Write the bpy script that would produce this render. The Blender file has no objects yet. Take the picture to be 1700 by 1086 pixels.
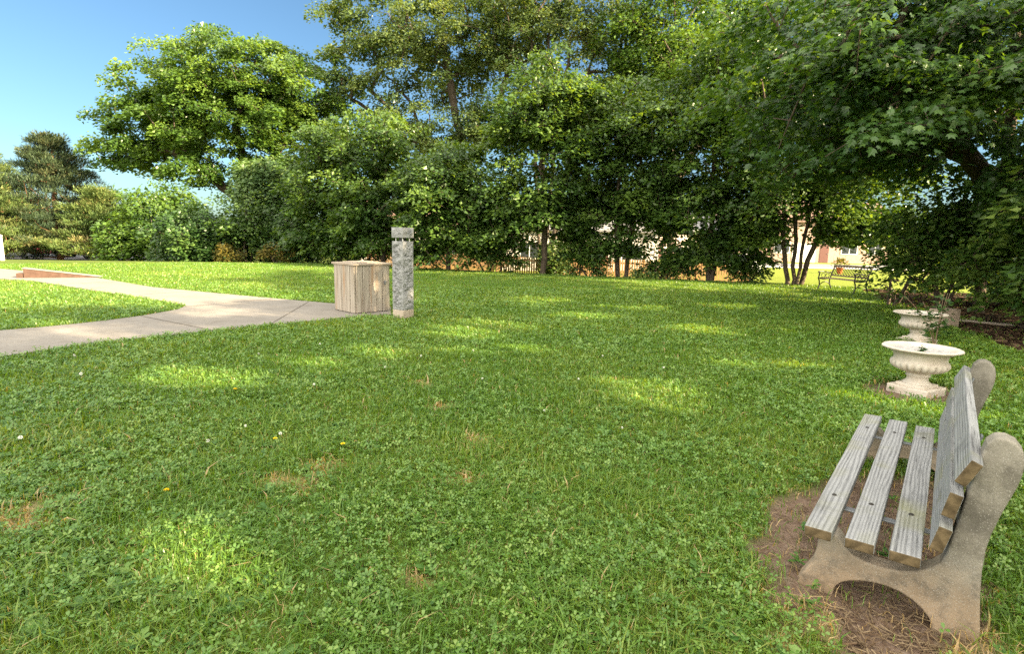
import bpy, bmesh, math, random
import numpy as np
from mathutils import Vector, Matrix, noise as mnoise

sc = bpy.context.scene
COL = sc.collection
R = math.radians

# ------------------------------------------------------------------ camera
PITCH, ROLL, EYE = 0.1609, 0.0227, 1.547
cam = bpy.data.cameras.new('camera')
cam.sensor_fit = 'HORIZONTAL'
cam.angle = 2 * math.atan(850 / 913)
cam.clip_start, cam.clip_end = 0.05, 2000
camo = bpy.data.objects.new('camera', cam)
COL.objects.link(camo)
camo.matrix_world = Matrix.Translation((0, 0, EYE)) @ Matrix.Rotation(math.pi / 2 - PITCH, 4, 'X') @ Matrix.Rotation(ROLL, 4, 'Z')
sc.camera = camo

# ------------------------------------------------------------------ sky + sun
SUN_AZ, SUN_EL = R(116), R(23)
w = bpy.data.worlds.new('World')
sc.world = w
w.use_nodes = True
nt = w.node_tree
nt.nodes.clear()
sky = nt.nodes.new('ShaderNodeTexSky')
sky.sky_type = 'NISHITA'
sky.sun_disc = False
sky.sun_elevation, sky.sun_rotation = SUN_EL, SUN_AZ
sky.altitude, sky.air_density, sky.dust_density, sky.ozone_density = 100, 1.0, 1.3, 2.4
# bright unseen cloud added high behind the viewer to lift shade (clear blue ahead)
wtc = nt.nodes.new('ShaderNodeTexCoord')
dp = nt.nodes.new('ShaderNodeVectorMath'); dp.operation = 'DOT_PRODUCT'
nt.links.new(wtc.outputs['Generated'], dp.inputs[0]); dp.inputs[1].default_value = (-0.12, -0.62, 0.77)
wn = nt.nodes.new('ShaderNodeTexNoise'); wn.inputs['Scale'].default_value = 2.2; wn.inputs['Detail'].default_value = 6
nt.links.new(wtc.outputs['Generated'], wn.inputs['Vector'])
ad = nt.nodes.new('ShaderNodeMath'); ad.operation = 'MULTIPLY_ADD'
nt.links.new(wn.outputs[0], ad.inputs[0]); ad.inputs[1].default_value = 0.5
nt.links.new(dp.outputs['Value'], ad.inputs[2])
mr = nt.nodes.new('ShaderNodeMapRange'); mr.interpolation_type = 'SMOOTHSTEP'
nt.links.new(ad.outputs[0], mr.inputs[0]); mr.inputs[1].default_value = 0.32; mr.inputs[2].default_value = 0.8
cm = nt.nodes.new('ShaderNodeMix'); cm.data_type = 'RGBA'
nt.links.new(mr.outputs[0], cm.inputs[0]); 
st_ = nt.nodes.new('ShaderNodeMix'); st_.data_type = 'RGBA'; st_.blend_type = 'MULTIPLY'; st_.inputs[0].default_value = 1
nt.links.new(sky.outputs[0], st_.inputs[6]); st_.inputs[7].default_value = (0.57, 0.71, 0.75, 1)
nt.links.new(st_.outputs[2], cm.inputs[6]); cm.inputs[7].default_value = (14.6, 13.9, 12.0, 1)
bg = nt.nodes.new('ShaderNodeBackground')
bg.inputs['Strength'].default_value = 0.05
wo = nt.nodes.new('ShaderNodeOutputWorld')
nt.links.new(cm.outputs[2], bg.inputs['Color'])
nt.links.new(bg.outputs[0], wo.inputs['Surface'])
sl = bpy.data.lights.new('sun', 'SUN')
sl.energy, sl.angle, sl.color = 5.0, R(0.6), (1.0, 0.81, 0.52)
so = bpy.data.objects.new('sun', sl)
COL.objects.link(so)
sv = Vector((math.sin(SUN_AZ) * math.cos(SUN_EL), math.cos(SUN_AZ) * math.cos(SUN_EL), math.sin(SUN_EL)))
so.rotation_euler = sv.to_track_quat('Z', 'Y').to_euler()
so.location = (30, -10, 20)

vs = sc.view_settings
vs.view_transform, vs.look, vs.gamma, vs.use_curve_mapping = 'Standard', 'None', 1.0, False
vs.exposure = 2.42
sc.cycles.max_bounces = 6
sc.cycles.diffuse_bounces = 4
sc.cycles.transmission_bounces = 4
sc.cycles.glossy_bounces = 2
sc.cycles.use_denoising = False
sc.cycles.sample_clamp_indirect = 6
sc.cycles.caustics_reflective = False
sc.cycles.caustics_refractive = False

# ------------------------------------------------------------------ material helpers
class NB:
    def __init__(s, name):
        s.m = bpy.data.materials.new(name)
        s.m.use_nodes = True
        s.t = s.m.node_tree
        s.t.nodes.clear()
        s.out = s.n('ShaderNodeOutputMaterial')
        s.b = s.n('ShaderNodeBsdfPrincipled')
        s.l(s.b.outputs[0], s.out.inputs['Surface'])
    def n(s, t, **k):
        x = s.t.nodes.new(t)
        for a, v in k.items(): setattr(x, a, v)
        return x
    def l(s, a, b): s.t.links.new(a, b)
    def coord(s, which='Object', scale=(1, 1, 1)):
        c = s.n('ShaderNodeTexCoord')
        mp = s.n('ShaderNodeMapping')
        mp.inputs['Scale'].default_value = scale
        s.l(c.outputs[which], mp.inputs['Vector'])
        return mp.outputs[0]
    def noise(s, vec, scale, detail=4, rough=0.6, dist=0.0):
        x = s.n('ShaderNodeTexNoise')
        x.inputs['Scale'].default_value = scale
        x.inputs['Detail'].default_value = detail
        x.inputs['Roughness'].default_value = rough
        x.inputs['Distortion'].default_value = dist
        s.l(vec, x.inputs['Vector'])
        return x.outputs[0]
    def voro(s, vec, scale, feature='F1', out=0):
        x = s.n('ShaderNodeTexVoronoi')
        x.feature = feature
        x.inputs['Scale'].default_value = scale
        s.l(vec, x.inputs['Vector'])
        return x.outputs[out]
    def ramp(s, fac, stops):
        x = s.n('ShaderNodeValToRGB')
        e = x.color_ramp.elements
        while len(e) < len(stops): e.new(0.5)
        for i, (p, c) in enumerate(stops):
            e[i].position = p
            e[i].color = (c[0], c[1], c[2], 1) if hasattr(c, '__len__') else (c, c, c, 1)
        s.l(fac, x.inputs[0])
        return x.outputs[0]
    def mix(s, fac, a, b, mode='MIX'):
        x = s.n('ShaderNodeMix')
        x.data_type = 'RGBA'
        x.blend_type = mode
        for sock, v in ((x.inputs[0], fac), (x.inputs[6], a), (x.inputs[7], b)):
            if hasattr(v, 'is_linked'): s.l(v, sock)
            elif hasattr(v, '__len__'): sock.default_value = (v[0], v[1], v[2], 1)
            else: sock.default_value = v
        return x.outputs[2]
    def math(s, op, a, b=None, clamp=False):
        x = s.n('ShaderNodeMath', operation=op)
        x.use_clamp = clamp
        for i, v in enumerate((a, b)):
            if v is None: continue
            if hasattr(v, 'is_linked'): s.l(v, x.inputs[i])
            else: x.inputs[i].default_value = v
        return x.outputs[0]
    def attr(s, name, out='Fac'):
        x = s.n('ShaderNodeAttribute')
        x.attribute_name = name
        return x.outputs[out]
    def rnd(s):
        return s.n('ShaderNodeObjectInfo').outputs['Random']
    def bump(s, h, dist=0.01, strength=0.6):
        x = s.n('ShaderNodeBump')
        x.inputs['Strength'].default_value = strength
        x.inputs['Distance'].default_value = dist
        s.l(h, x.inputs['Height'])
        s.l(x.outputs[0], s.b.inputs['Normal'])
    def done(s, color=None, rough=0.7, spec=0.4, metal=0.0):
        if color is not None:
            if hasattr(color, 'is_linked'): s.l(color, s.b.inputs['Base Color'])
            else: s.b.inputs['Base Color'].default_value = (*color, 1)
        if hasattr(rough, 'is_linked'): s.l(rough, s.b.inputs['Roughness'])
        else: s.b.inputs['Roughness'].default_value = rough
        s.b.inputs['Specular IOR Level'].default_value = spec
        s.b.inputs['Metallic'].default_value = metal
        return s.m

def leaf_mat(name, stops, trans=0.35, tcol=(1.25, 1.15, 0.55), rough=0.42, spec=0.35, patch=0.0):
    b = NB(name)
    c = b.ramp(b.attr('tint'), stops)
    if patch:
        nz = b.noise(b.coord('Object'), patch, 3, 0.55)
        c = b.mix(1.0, c, b.ramp(nz, [(0.32, (0.72, 0.78, 0.72)), (0.68, (1.3, 1.2, 1.1))]), 'MULTIPLY')
    b.done(c, rough, spec)
    tr = b.n('ShaderNodeBsdfTranslucent')
    b.l(b.mix(1.0, c, tcol, 'MULTIPLY'), tr.inputs['Color'])
    mx = b.n('ShaderNodeMixShader')
    mx.inputs[0].default_value = trans
    b.l(b.b.outputs[0], mx.inputs[1]); b.l(tr.outputs[0], mx.inputs[2])
    b.l(mx.outputs[0], b.out.inputs['Surface'])
    return b.m

def plain_mat(name, col, rough=0.6, spec=0.4, metal=0.0, var=0.12, scale=6.0, bump=0.0):
    b = NB(name)
    v = b.coord()
    n = b.noise(v, scale, 5, 0.6)
    c = b.mix(1.0, col, b.ramp(n, [(0.3, 1 - var), (0.7, 1 + var)]), 'MULTIPLY')
    if bump: b.bump(b.noise(v, scale * 8, 4), bump)
    return b.done(c, rough, spec, metal)

# ------------------------------------------------------------------ object helpers
def link(o, parent=None):
    COL.objects.link(o)
    if parent is not None: o.parent = parent
    return o
def tag(o, label=None, cat=None, group=None, kind=None):
    if label: o['label'] = label
    if cat: o['category'] = cat
    if group: o['group'] = group
    if kind: o['kind'] = kind
    return o
def thing(name, label, cat, loc=(0, 0, 0), rz=0.0, group=None):
    o = bpy.data.objects.new(name, None)
    o.empty_display_size = 0.2
    o.location = loc
    o.rotation_euler = (0, 0, rz)
    COL.objects.link(o)
    return tag(o, label, cat, group)
def mesh_np(name, V, loops, starts, mat, parent=None, face_attr=None, smooth=False):
    me = bpy.data.meshes.new(name)
    V = np.ascontiguousarray(V, np.float32)
    loops = np.ascontiguousarray(loops, np.int32)
    starts = np.ascontiguousarray(starts, np.int32)
    me.vertices.add(len(V)); me.vertices.foreach_set('co', V.ravel())
    me.loops.add(len(loops)); me.loops.foreach_set('vertex_index', loops)
    me.polygons.add(len(starts)); me.polygons.foreach_set('loop_start', starts)
    if face_attr is not None:
        a = me.attributes.new('tint', 'FLOAT', 'FACE')
        a.data.foreach_set('value', np.ascontiguousarray(face_attr, np.float32))
    me.update(calc_edges=True)
    me.polygons.foreach_set('use_smooth', np.full(len(starts), smooth, bool))
    me.materials.append(mat)
    o = bpy.data.objects.new(name, me)
    return link(o, parent)
def rep_poly(nelem, nv, polys):
    """loops/starts for nelem copies of an element of nv verts with polygon index lists"""
    base = np.arange(nelem)[:, None] * nv
    flat = np.concatenate([np.array(p) for p in polys])
    loops = (base + flat[None, :]).ravel()
    st = np.cumsum([0] + [len(p) for p in polys])[:-1]
    starts = (np.arange(nelem)[:, None] * len(flat) + st[None, :]).ravel()
    return loops, starts
def bm_obj(name, bm, mat, parent=None, smooth=False, bevel=0.0, seg=2, loc=None, rot=None):
    me = bpy.data.meshes.new(name)
    bm.normal_update(); bm.to_mesh(me); bm.free()
    me.materials.append(mat)
    if smooth:
        me.polygons.foreach_set('use_smooth', np.ones(len(me.polygons), bool))
    o = bpy.data.objects.new(name, me)
    if bevel:
        md = o.modifiers.new('bevel', 'BEVEL')
        md.width, md.segments, md.limit_method = bevel, seg, 'ANGLE'
        md.angle_limit = R(35)
    if loc is not None: o.location = loc
    if rot is not None: o.rotation_euler = rot
    return link(o, parent)
def box(bm, x0, x1, y0, y1, z0, z1, M=None):
    vs_ = [bm.verts.new(p) for p in ((x0, y0, z0), (x1, y0, z0), (x1, y1, z0), (x0, y1, z0), (x0, y0, z1), (x1, y0, z1), (x1, y1, z1), (x0, y1, z1))]
    for f in ((3, 2, 1, 0), (4, 5, 6, 7), (0, 1, 5, 4), (1, 2, 6, 5), (2, 3, 7, 6), (3, 0, 4, 7)): bm.faces.new([vs_[i] for i in f])
    if M is not None:
        for v in vs_: v.co = M @ v.co
    return vs_
def prism(bm, pts, a0, a1, axis='y'):
    """polygon pts in (u, z) extruded along the other horizontal axis"""
    mk = (lambda u, z, a: (u, a, z)) if axis == 'y' else (lambda u, z, a: (a, u, z))
    A = [bm.verts.new(mk(u, z, a0)) for u, z in pts]
    B = [bm.verts.new(mk(u, z, a1)) for u, z in pts]
    bm.faces.new(A); bm.faces.new(B[::-1])
    n = len(pts)
    for i in range(n): bm.faces.new((A[i], B[i], B[(i + 1) % n], A[(i + 1) % n]))
    bmesh.ops.recalc_face_normals(bm, faces=bm.faces[:])
def tube(bm, pts, rad, n=8, cap=True):
    pts = [Vector(p) for p in pts]
    rr = [float(q) for q in rad] if hasattr(rad, "__len__") else [float(rad)] * len(pts)
    rings = []
    for i, p in enumerate(pts):
        d = (pts[min(i + 1, len(pts) - 1)] - pts[max(i - 1, 0)]).normalized()
        a = d.orthogonal() if abs(d.z) > 0.9 else d.cross(Vector((0, 0, 1)))
        a.normalize(); b_ = d.cross(a)
        rings.append([bm.verts.new(p + rr[i] * (math.cos(2 * math.pi * k / n) * a + math.sin(2 * math.pi * k / n) * b_)) for k in range(n)])
    for r0, r1 in zip(rings, rings[1:]):
        for k in range(n): bm.faces.new((r0[k], r0[(k + 1) % n], r1[(k + 1) % n], r1[k]))
    if cap:
        bm.faces.new(rings[0][::-1]); bm.faces.new(rings[-1])
def lathe(bm, prof, n=64, mod=None):
    rings = []
    for i, (r_, z) in enumerate(prof):
        ring = []
        for k in range(n):
            th = 2 * math.pi * k / n
            rr = r_ * (mod(i, th) if mod else 1)
            ring.append(bm.verts.new((rr * math.cos(th), rr * math.sin(th), z)))
        rings.append(ring)
    for a, b_ in zip(rings, rings[1:]):
        for k in range(n): bm.faces.new((a[k], a[(k + 1) % n], b_[(k + 1) % n], b_[k]))
    bm.faces.new(rings[0][::-1]); bm.faces.new(rings[-1])

# ------------------------------------------------------------------ terrain
CX = np.array([-60, -40, -24, -11, -4, 2.4, 7, 11, 13, 16, 20, 40, 60.])
CY = np.array([25, 25.5, 25.5, 28.5, 25.7, 22.9, 21.8, 20.8, 19.6, 18, 17, 16, 16.])
DX = np.array([-60, -24, 0, 8, 11, 16, 60.])
DZ = np.array([0.8, 0.8, 1.15, 1.1, 0.7, 0.5, 0.5])
def terrain(x, y):
    x = np.asarray(x, float); y = np.asarray(y, float)
    d = np.clip((y - np.interp(x, CX, CY) - 0.2) / 6.5, 0, 1)
    s = d * d * (3 - 2 * d)
    return -np.interp(x, DX, DZ) * s
def tz(x, y): return float(terrain(x, y))
def in_poly(x, y, P):
    P = np.asarray(P); c = np.zeros(np.shape(x), bool); j = len(P) - 1
    for i in range(len(P)):
        xi, yi = P[i]; xj, yj = P[j]
        t = ((yi > y) != (yj > y)) & (x < (xj - xi) * (y - yi) / (yj - yi + 1e-12) + xi)
        c ^= t; j = i
    return c
def vnoise(x, y, s, seed=0):
    """cheap smooth value noise"""
    x = np.asarray(x) * s + seed * 17.3; y = np.asarray(y) * s - seed * 9.1
    xi, yi = np.floor(x), np.floor(y); fx, fy = x - xi, y - yi
    fx = fx * fx * (3 - 2 * fx); fy = fy * fy * (3 - 2 * fy)
    h = lambda a, b_: np.modf(np.abs(np.sin(a * 127.1 + b_ * 311.7) * 43758.5453))[0]
    return (h(xi, yi) * (1 - fx) + h(xi + 1, yi) * fx) * (1 - fy) + (h(xi, yi + 1) * (1 - fx) + h(xi + 1, yi + 1) * fx) * fy

BO = np.array([1.3234, 2.2815]); BD = np.array([math.sin(.6688), math.cos(.6688)]); BW = np.array([math.cos(.6688), -math.sin(.6688)])
def soil_mask(x, y):
    u = (x - BO[0]) * BW[0] + (y - BO[1]) * BW[1]
    t = (x - BO[0]) * BD[0] + (y - BO[1]) * BD[1]
    nz = (vnoise(x, y, 5, 1) - .5) * .5 + (vnoise(x, y, 14, 2) - .5) * .3
    a = 1.0 - np.sqrt(((u - 0.06) / 0.34) ** 2 + ((t - .70) / 0.85) ** 2)
    b_ = 1.0 - np.sqrt(((u - 0.34) / 0.34) ** 2 + ((t - .75) / 1.15) ** 2)
    s1 = np.clip((np.maximum(a, b_) + nz * .8) * 4 + .5, 0, 1)
    e = 1.0 - np.sqrt(((x - 4.42) / .62) ** 2 + ((y - 5.75) / .5) ** 2)
    s2 = np.clip((e + nz * .8) * 4, 0, 1)
    return np.maximum(s1, s2)
DRY = [(-1.25, 3.26, .17), (-.26, 3.99, .1), (-.59, 4.82, .14), (-1.23, 3.49, .1), (-.29, 3.31, .08), (-2.6, 2.75, .2), (-.41, 2.3, .06), (1.5, 2.0, .3), (1.9, 1.6, .3), (-.9, 5.6, .12)]
def dry_mask(x, y):
    m = np.zeros(np.shape(x))
    nz = (vnoise(x, y, 7, 5) - .5) * 1.3
    for cx, cy, r_ in DRY:
        m = np.maximum(m, np.clip((1 - np.hypot((x - cx) / (1.5 * r_), (y - cy) / r_) + nz) * 1.6, 0, 1))
    return m
MULCH = [(11.3, 17.2), (10.9, 15.2), (10.1, 13.0), (8.6, 10.3), (7.9, 8.5), (7.4, 7.2), (7.0, 5.5), (7.2, 2), (9, -4), (20, -4), (22, 14), (15, 19.2), (13.2, 20.0), (12.2, 19.2)]
def mulch_mask(x, y):
    nx = x + (vnoise(x, y, 1.1, 8) - .5) * .9; ny = y + (vnoise(x, y, 1.3, 9) - .5) * .9
    return in_poly(nx, ny, MULCH).astype(float)
FRONT = [(-9.5, 1.5), (-7.2, 4.6), (-6.06, 6.36), (-5.65, 7.22), (-4.96, 8.1), (-4.08, 8.96), (-3.29, 9.89), (-2.36, 10.62)]
UPPER = [(-2.6, 11.7), (-4.03, 12.14), (-6.16, 13.07), (-9.68, 14.74), (-13.6, 17.62), (-18.68, 20.03), (-26, 23.0)]
ISL_UP = [(-28, 21.0), (-15.09, 16.14), (-13.89, 15.8), (-11.29, 14.16), (-9.16, 12.83), (-7.71, 11.88), (-7.02, 11.47)]
ISL_TIP = [(-6.69, 11.12), (-6.54, 10.67)]
ISL_LOW = [(-6.63, 9.74), (-6.86, 9.07), (-7.2, 8.46), (-7.59, 8.01), (-8.6, 6.4), (-11.2, 2.5)]
PATH = FRONT + UPPER + ISL_UP + ISL_TIP + ISL_LOW

def axis_pts(lo, hi, segs):
    out = []
    for a, b_, st in segs: out += list(np.arange(a, b_ - 1e-9, st))
    return np.array([lo] + out + [hi])
gx = axis_pts(-900, 900, [(-400, -60, 40), (-60, -8, 1.5), (-8, -3, .25), (-3, 5.2, .06), (5.2, 16, .2), (16, 60, 2), (60, 400, 40)])
gy = axis_pts(-300, 1500, [(-100, -4, 8), (-4, 1, .5), (1, 7, .06), (7, 22, .2), (22, 40, .6), (40, 80, 3), (80, 400, 40)])
X, Y = np.meshgrid(gx, gy)
Z = terrain(X, Y)
Z -= 0.028 * soil_mask(X, Y)
nx_, ny_ = len(gx), len(gy)
V = np.stack([X.ravel(), Y.ravel(), Z.ravel()], 1)
ii = (np.arange(ny_ - 1)[:, None] * nx_ + np.arange(nx_ - 1)[None, :]).ravel()
F = np.stack([ii, ii + 1, ii + 1 + nx_, ii + nx_], 1)

b = NB('lawn_soil_and_turf')
vc = b.coord('Object')
n1 = b.noise(vc, 0.55, 4, .6); n2 = b.noise(vc, 9, 5, .65); n3 = b.noise(vc, 60, 3, .7)
turf = b.mix(n2, (0.035, 0.055, 0.012), (0.10, 0.14, 0.03))
turf = b.mix(b.ramp(n1, [(.35, 0), (.7, 1)]), turf, b.mix(n3, (0.08, 0.13, 0.02), (0.17, 0.2, 0.045)))
dry = b.mix(n3, (0.20, 0.15, 0.075), (0.34, 0.27, 0.15))
soilc = b.mix(b.ramp(n2, [(.3, 0), (.7, 1)]), (0.10, 0.065, 0.045), (0.21, 0.145, 0.11))
soilc = b.mix(b.ramp(n3, [(.45, 0), (.75, .7)]), soilc, (0.27, 0.21, 0.17))
mul = b.mix(b.ramp(n3, [(.35, 0), (.7, 1)]), (0.02, 0.012, 0.008), (0.10, 0.055, 0.035))
mul = b.mix(b.ramp(n2, [(.55, 0), (.75, .6)]), mul, (0.16, 0.10, 0.065))
c = b.mix(b.math('MULTIPLY', b.attr('dry'), .8), turf, dry)
c = b.mix(b.attr('far'), c, b.mix(n2, (.12, .16, .022), (.20, .23, .035)))  # turf past the crest made brighter yellow, sunlit look put into its colour
c = b.mix(b.attr('soil'), c, soilc)
c = b.mix(b.attr('mulch'), c, mul)
b.bump(b.math('ADD', n2, b.math('MULTIPLY', n3, .5)), 0.03, .7)
LAWN = b.done(c, .95, .1)
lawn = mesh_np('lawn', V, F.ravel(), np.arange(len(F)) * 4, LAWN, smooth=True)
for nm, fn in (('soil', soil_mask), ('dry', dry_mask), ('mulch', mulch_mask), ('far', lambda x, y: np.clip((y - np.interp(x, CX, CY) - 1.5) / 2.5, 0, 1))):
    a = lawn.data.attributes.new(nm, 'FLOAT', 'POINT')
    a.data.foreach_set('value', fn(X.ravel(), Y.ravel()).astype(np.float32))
tag(lawn, kind='structure')

# path
def flat_sheet(name, pts, z, mat, thick=0.0):
    bm = bmesh.new()
    f = bm.faces.new([bm.verts.new((x, y, z)) for x, y in pts])
    if f.normal.z < 0: f.normal_flip()
    bm.normal_update()
    if f.normal.z < 0: f.normal_flip()
    if thick:
        r_ = bmesh.ops.extrude_face_region(bm, geom=[f])
        for v in [g for g in r_['geom'] if isinstance(g, bmesh.types.BMVert)]: v.co.z -= thick
        bmesh.ops.recalc_face_normals(bm, faces=bm.faces[:])
    bmesh.ops.triangulate(bm, faces=[q for q in bm.faces if len(q.verts) > 4])
    return tag(bm_obj(name, bm, mat), kind='structure')
b = NB('brushed_concrete')
vc = b.coord('Object')
c = b.mix(b.ramp(b.noise(vc, .8, 5, .65), [(.3, 0), (.7, 1)]), (0.205, 0.188, 0.172), (0.29, 0.268, 0.246))
c = b.mix(b.ramp(b.noise(vc, 55, 3, .8), [(.4, 0), (.62, .7)]), c, (0.16, 0.135, 0.115))
c = b.mix(b.ramp(b.noise(vc, 3.5, 4, .7), [(.5, 0), (.72, .6)]), c, (0.15, 0.13, 0.11))
b.bump(b.noise(vc, 90, 3), .004, .5)
CONC = b.done(c, .9, .2)
path = flat_sheet('path', PATH, 0.022, CONC, 0.15)
JM = plain_mat('joint_dirt', (0.10, 0.085, 0.07), .95, .1)
def joint(p, q, wd=.018):
    p, q = np.array(p), np.array(q); d = (q - p) / np.linalg.norm(q - p); nrm = np.array([-d[1], d[0]]) * wd / 2
    return [tuple(p - nrm), tuple(q - nrm), tuple(q + nrm), tuple(p + nrm)]
for p, q in (((-6.62, 9.68), (-4.66, 8.42)), ((-8.9, 12.72), (-8.15, 13.98)), ((-6.6, 11.0), (-5.6, 12.75)), ((-8.4, 6.75), (-6.35, 5.9)), ((-12.3, 14.85), (-11.6, 16.1)), ((-4.05, 9.05), (-4.6, 12.35))):
    flat_sheet('path_joint', joint(p, q), 0.026, JM)

# roads and pale pavements beyond the trees
ROAD = plain_mat('grey_asphalt', (0.20, 0.19, 0.185), .9, .2, var=.18, scale=2.0)
PAV = plain_mat('pale_driveway_concrete', (0.52, 0.48, 0.44), .9, .2, var=.1, scale=1.0)
flat_sheet('road', [(9, 50), (120, 50), (120, 57), (9, 57)], -0.66 - .3, ROAD) if False else None
flat_sheet('driveway', [(11.5, 38), (19, 38), (24, 60), (11, 60)], -0.62, PAV)
flat_sheet('pavement', [(20.5, 47.5), (75, 47.5), (75, 50.3), (20.5, 50.3)], -0.47, PAV)
flat_sheet('road', [(20.5, 50.5), (120, 50.5), (120, 59), (20.5, 59)], -0.48, ROAD)
flat_sheet('parking_lot', [(-75, 40), (-30, 36), (-28, 50), (-75, 56)], -0.78, ROAD)

# ------------------------------------------------------------------ lawn cover (uncountable)
rng = np.random.default_rng(7)
def scatter(n_target_density, r0, r1, power, half=1.0):
    """points on the ground, thinning with distance from where one stands"""
    rs = np.linspace(r0, r1, 4000)
    dens = n_target_density * np.where(rs < 3, 1, (3 / rs) ** power)
    cdf = np.cumsum(dens * rs) * (rs[1] - rs[0]) * 2 * half
    n = int(cdf[-1])
    r_ = np.interp(rng.random(n) * cdf[-1], cdf, rs)
    th = (rng.random(n) * 2 - 1) * half
    return r_ * np.sin(th), r_ * np.cos(th), r_
BOLL, BIN = (-2.06, 10.3), (-3.05, 11.1)
def lawn_ok(x, y, edge=1.0):
    jx = x + rng.normal(0, .025, len(x)); jy = y + rng.normal(0, .025, len(y))
    ok = ~in_poly(jx, jy, PATH)
    ok &= rng.random(len(x)) > np.clip(soil_mask(x, y) * 1.06, 0, 1) * edge
    ok &= rng.random(len(x)) > mulch_mask(x, y) * .97
    ok &= rng.random(len(x)) > dry_mask(x, y) * .55 * edge
    ok &= (np.hypot(x - BOLL[0], y - BOLL[1]) > .17)
    ok &= y < np.interp(x, CX, CY) + 3.5
    return ok
def grass_blades(x, y, r_, h0, name, mat, label, wmul=1.0, lm=.5, dryfac=.05):
    n = len(x)
    hd = rng.random(n) * 2 * np.pi
    hh = h0 * (0.55 + .7 * rng.random(n)) * (0.7 + .6 * vnoise(x, y, 2.2, 3))
    wd = wmul * .0042 * np.maximum(r_ / 3, .8) ** .8 * (0.7 + .6 * rng.random(n))
    lean = hh * np.abs(rng.normal(lm, .5, n))
    D = np.stack([np.cos(hd), np.sin(hd)], 1); S = np.stack([-np.sin(hd), np.cos(hd)], 1)
    base = np.stack([x, y, terrain(x, y) - .004], 1)
    V = np.zeros((n, 5, 3), np.float32)
    V[:, 0] = base; V[:, 0, :2] -= S * wd[:, None] / 2
    V[:, 1] = base; V[:, 1, :2] += S * wd[:, None] / 2
    mid = base.copy(); mid[:, :2] += D * (lean * .3)[:, None]; mid[:, 2] += hh * .6
    V[:, 2] = mid; V[:, 2, :2] += S * wd[:, None] * .42
    V[:, 3] = mid; V[:, 3, :2] -= S * wd[:, None] * .42
    tip = base.copy(); tip[:, :2] += D * lean[:, None]; tip[:, 2] += hh * (1 - .25 * np.clip(lean / hh, 0, 1.5))
    V[:, 4] = tip
    lo, st = rep_poly(n, 5, [(0, 1, 2, 3), (3, 2, 4)])
    t = np.clip(.12 + .62 * rng.random(n) * (.5 + vnoise(x, y, .9, 4)), 0, .86)
    dr = (rng.random(n) < dryfac * np.minimum(1, 3 / r_) + .55 * dry_mask(x, y) + .25 * soil_mask(x, y))
    t = np.where(dr, .9 + .1 * rng.random(n), t)
    return tag(mesh_np(name, V.reshape(-1, 3), lo, st, mat, face_attr=np.repeat(t, 2)), kind='stuff', label=label, cat='grass')
GRASS = leaf_mat('grass_blades', [(0, (0.066, 0.149, 0.020)), (.45, (0.116, 0.222, 0.032)), (.85, (0.211, 0.287, 0.049)), (.92, (0.395, 0.281, 0.134)), (1, (0.553, 0.415, 0.232))], .38, (1.9, 1.55, .3), .38, .5)
x, y, r_ = scatter(6500, 1.1, 31, 1.4, 1.0)
ok = lawn_ok(x, y, .93); x, y, r_ = x[ok], y[ok], r_[ok]
grass_blades(x, y, r_, .060, 'grass', GRASS, 'green lawn grass with drier tan blades')
x, y, r_ = scatter(1500, 1.1, 16, 1.2, 1.0)
ok = lawn_ok(x, y, 1.0) & (rng.random(len(x)) < .35 + .65 * (vnoise(x, y, 3.1, 41) > .45)); x, y, r_ = x[ok], y[ok], r_[ok]
grass_blades(x, y, r_, .085, 'coarse_grass', GRASS, 'wide flopping blades of coarse grass in the lawn', 1.9, 1.0, .012)

# clover: three round leaflets on a stalk height
CLOV = leaf_mat('clover_leaves', [(0, (0.067, 0.152, 0.022)), (.5, (0.114, 0.226, 0.035)), (1, (0.201, 0.299, 0.060))], .3, (1.9, 1.55, .35), .34, .55)
x, y, r_ = scatter(3000, 1.1, 17, 1.2, 1.0)
pn = vnoise(x, y, 1.3, 11) * .6 + vnoise(x, y, 4.5, 12) * .4
ok = lawn_ok(x, y, 1.0) & (rng.random(len(x)) < np.clip((pn - .36) * 2.0, .10, .75)); x, y, r_ = x[ok], y[ok], r_[ok]
n = len(x)
h = (.022 + .045 * rng.random(n)); s = (.0056 + .0062 * rng.random(n)) * np.maximum(r_ / 3.2, 1) ** .42
a0 = rng.random(n) * 2 * np.pi
tl = rng.normal(0, .35, (n, 2))
V = np.zeros((n, 3, 5, 3), np.float32)
for k in range(3):
    th = a0 + k * 2.094
    d = np.stack([np.cos(th), np.sin(th)], 1); sd = np.stack([-np.sin(th), np.cos(th)], 1)
    cup = rng.normal(.25, .3, n)
    for j, (al, sw, zz) in enumerate(((.08, 0, 0), (.95, .62, .22), (1.75, .5, .15), (1.75, -.5, .15), (.95, -.62, .22))):
        q = d * (al * s)[:, None] + sd * (sw * s)[:, None]
        V[:, k, j, 0] = x + q[:, 0]; V[:, k, j, 1] = y + q[:, 1]
        V[:, k, j, 2] = terrain(x, y) + h + zz * s * 1.2 + q[:, 0] * tl[:, 0] + q[:, 1] * tl[:, 1] + al * s * cup * .5
lo, st = rep_poly(n * 3, 5, [(0, 1, 2, 3, 4)])
tag(mesh_np('clover', V.reshape(-1, 3), lo, st, CLOV, face_attr=np.repeat(np.clip(rng.random(n) * .8 + .3 * vnoise(x, y, 2, 13), 0, 1), 3)), kind='stuff', label='low clover growing through the lawn', cat='clover')

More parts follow.
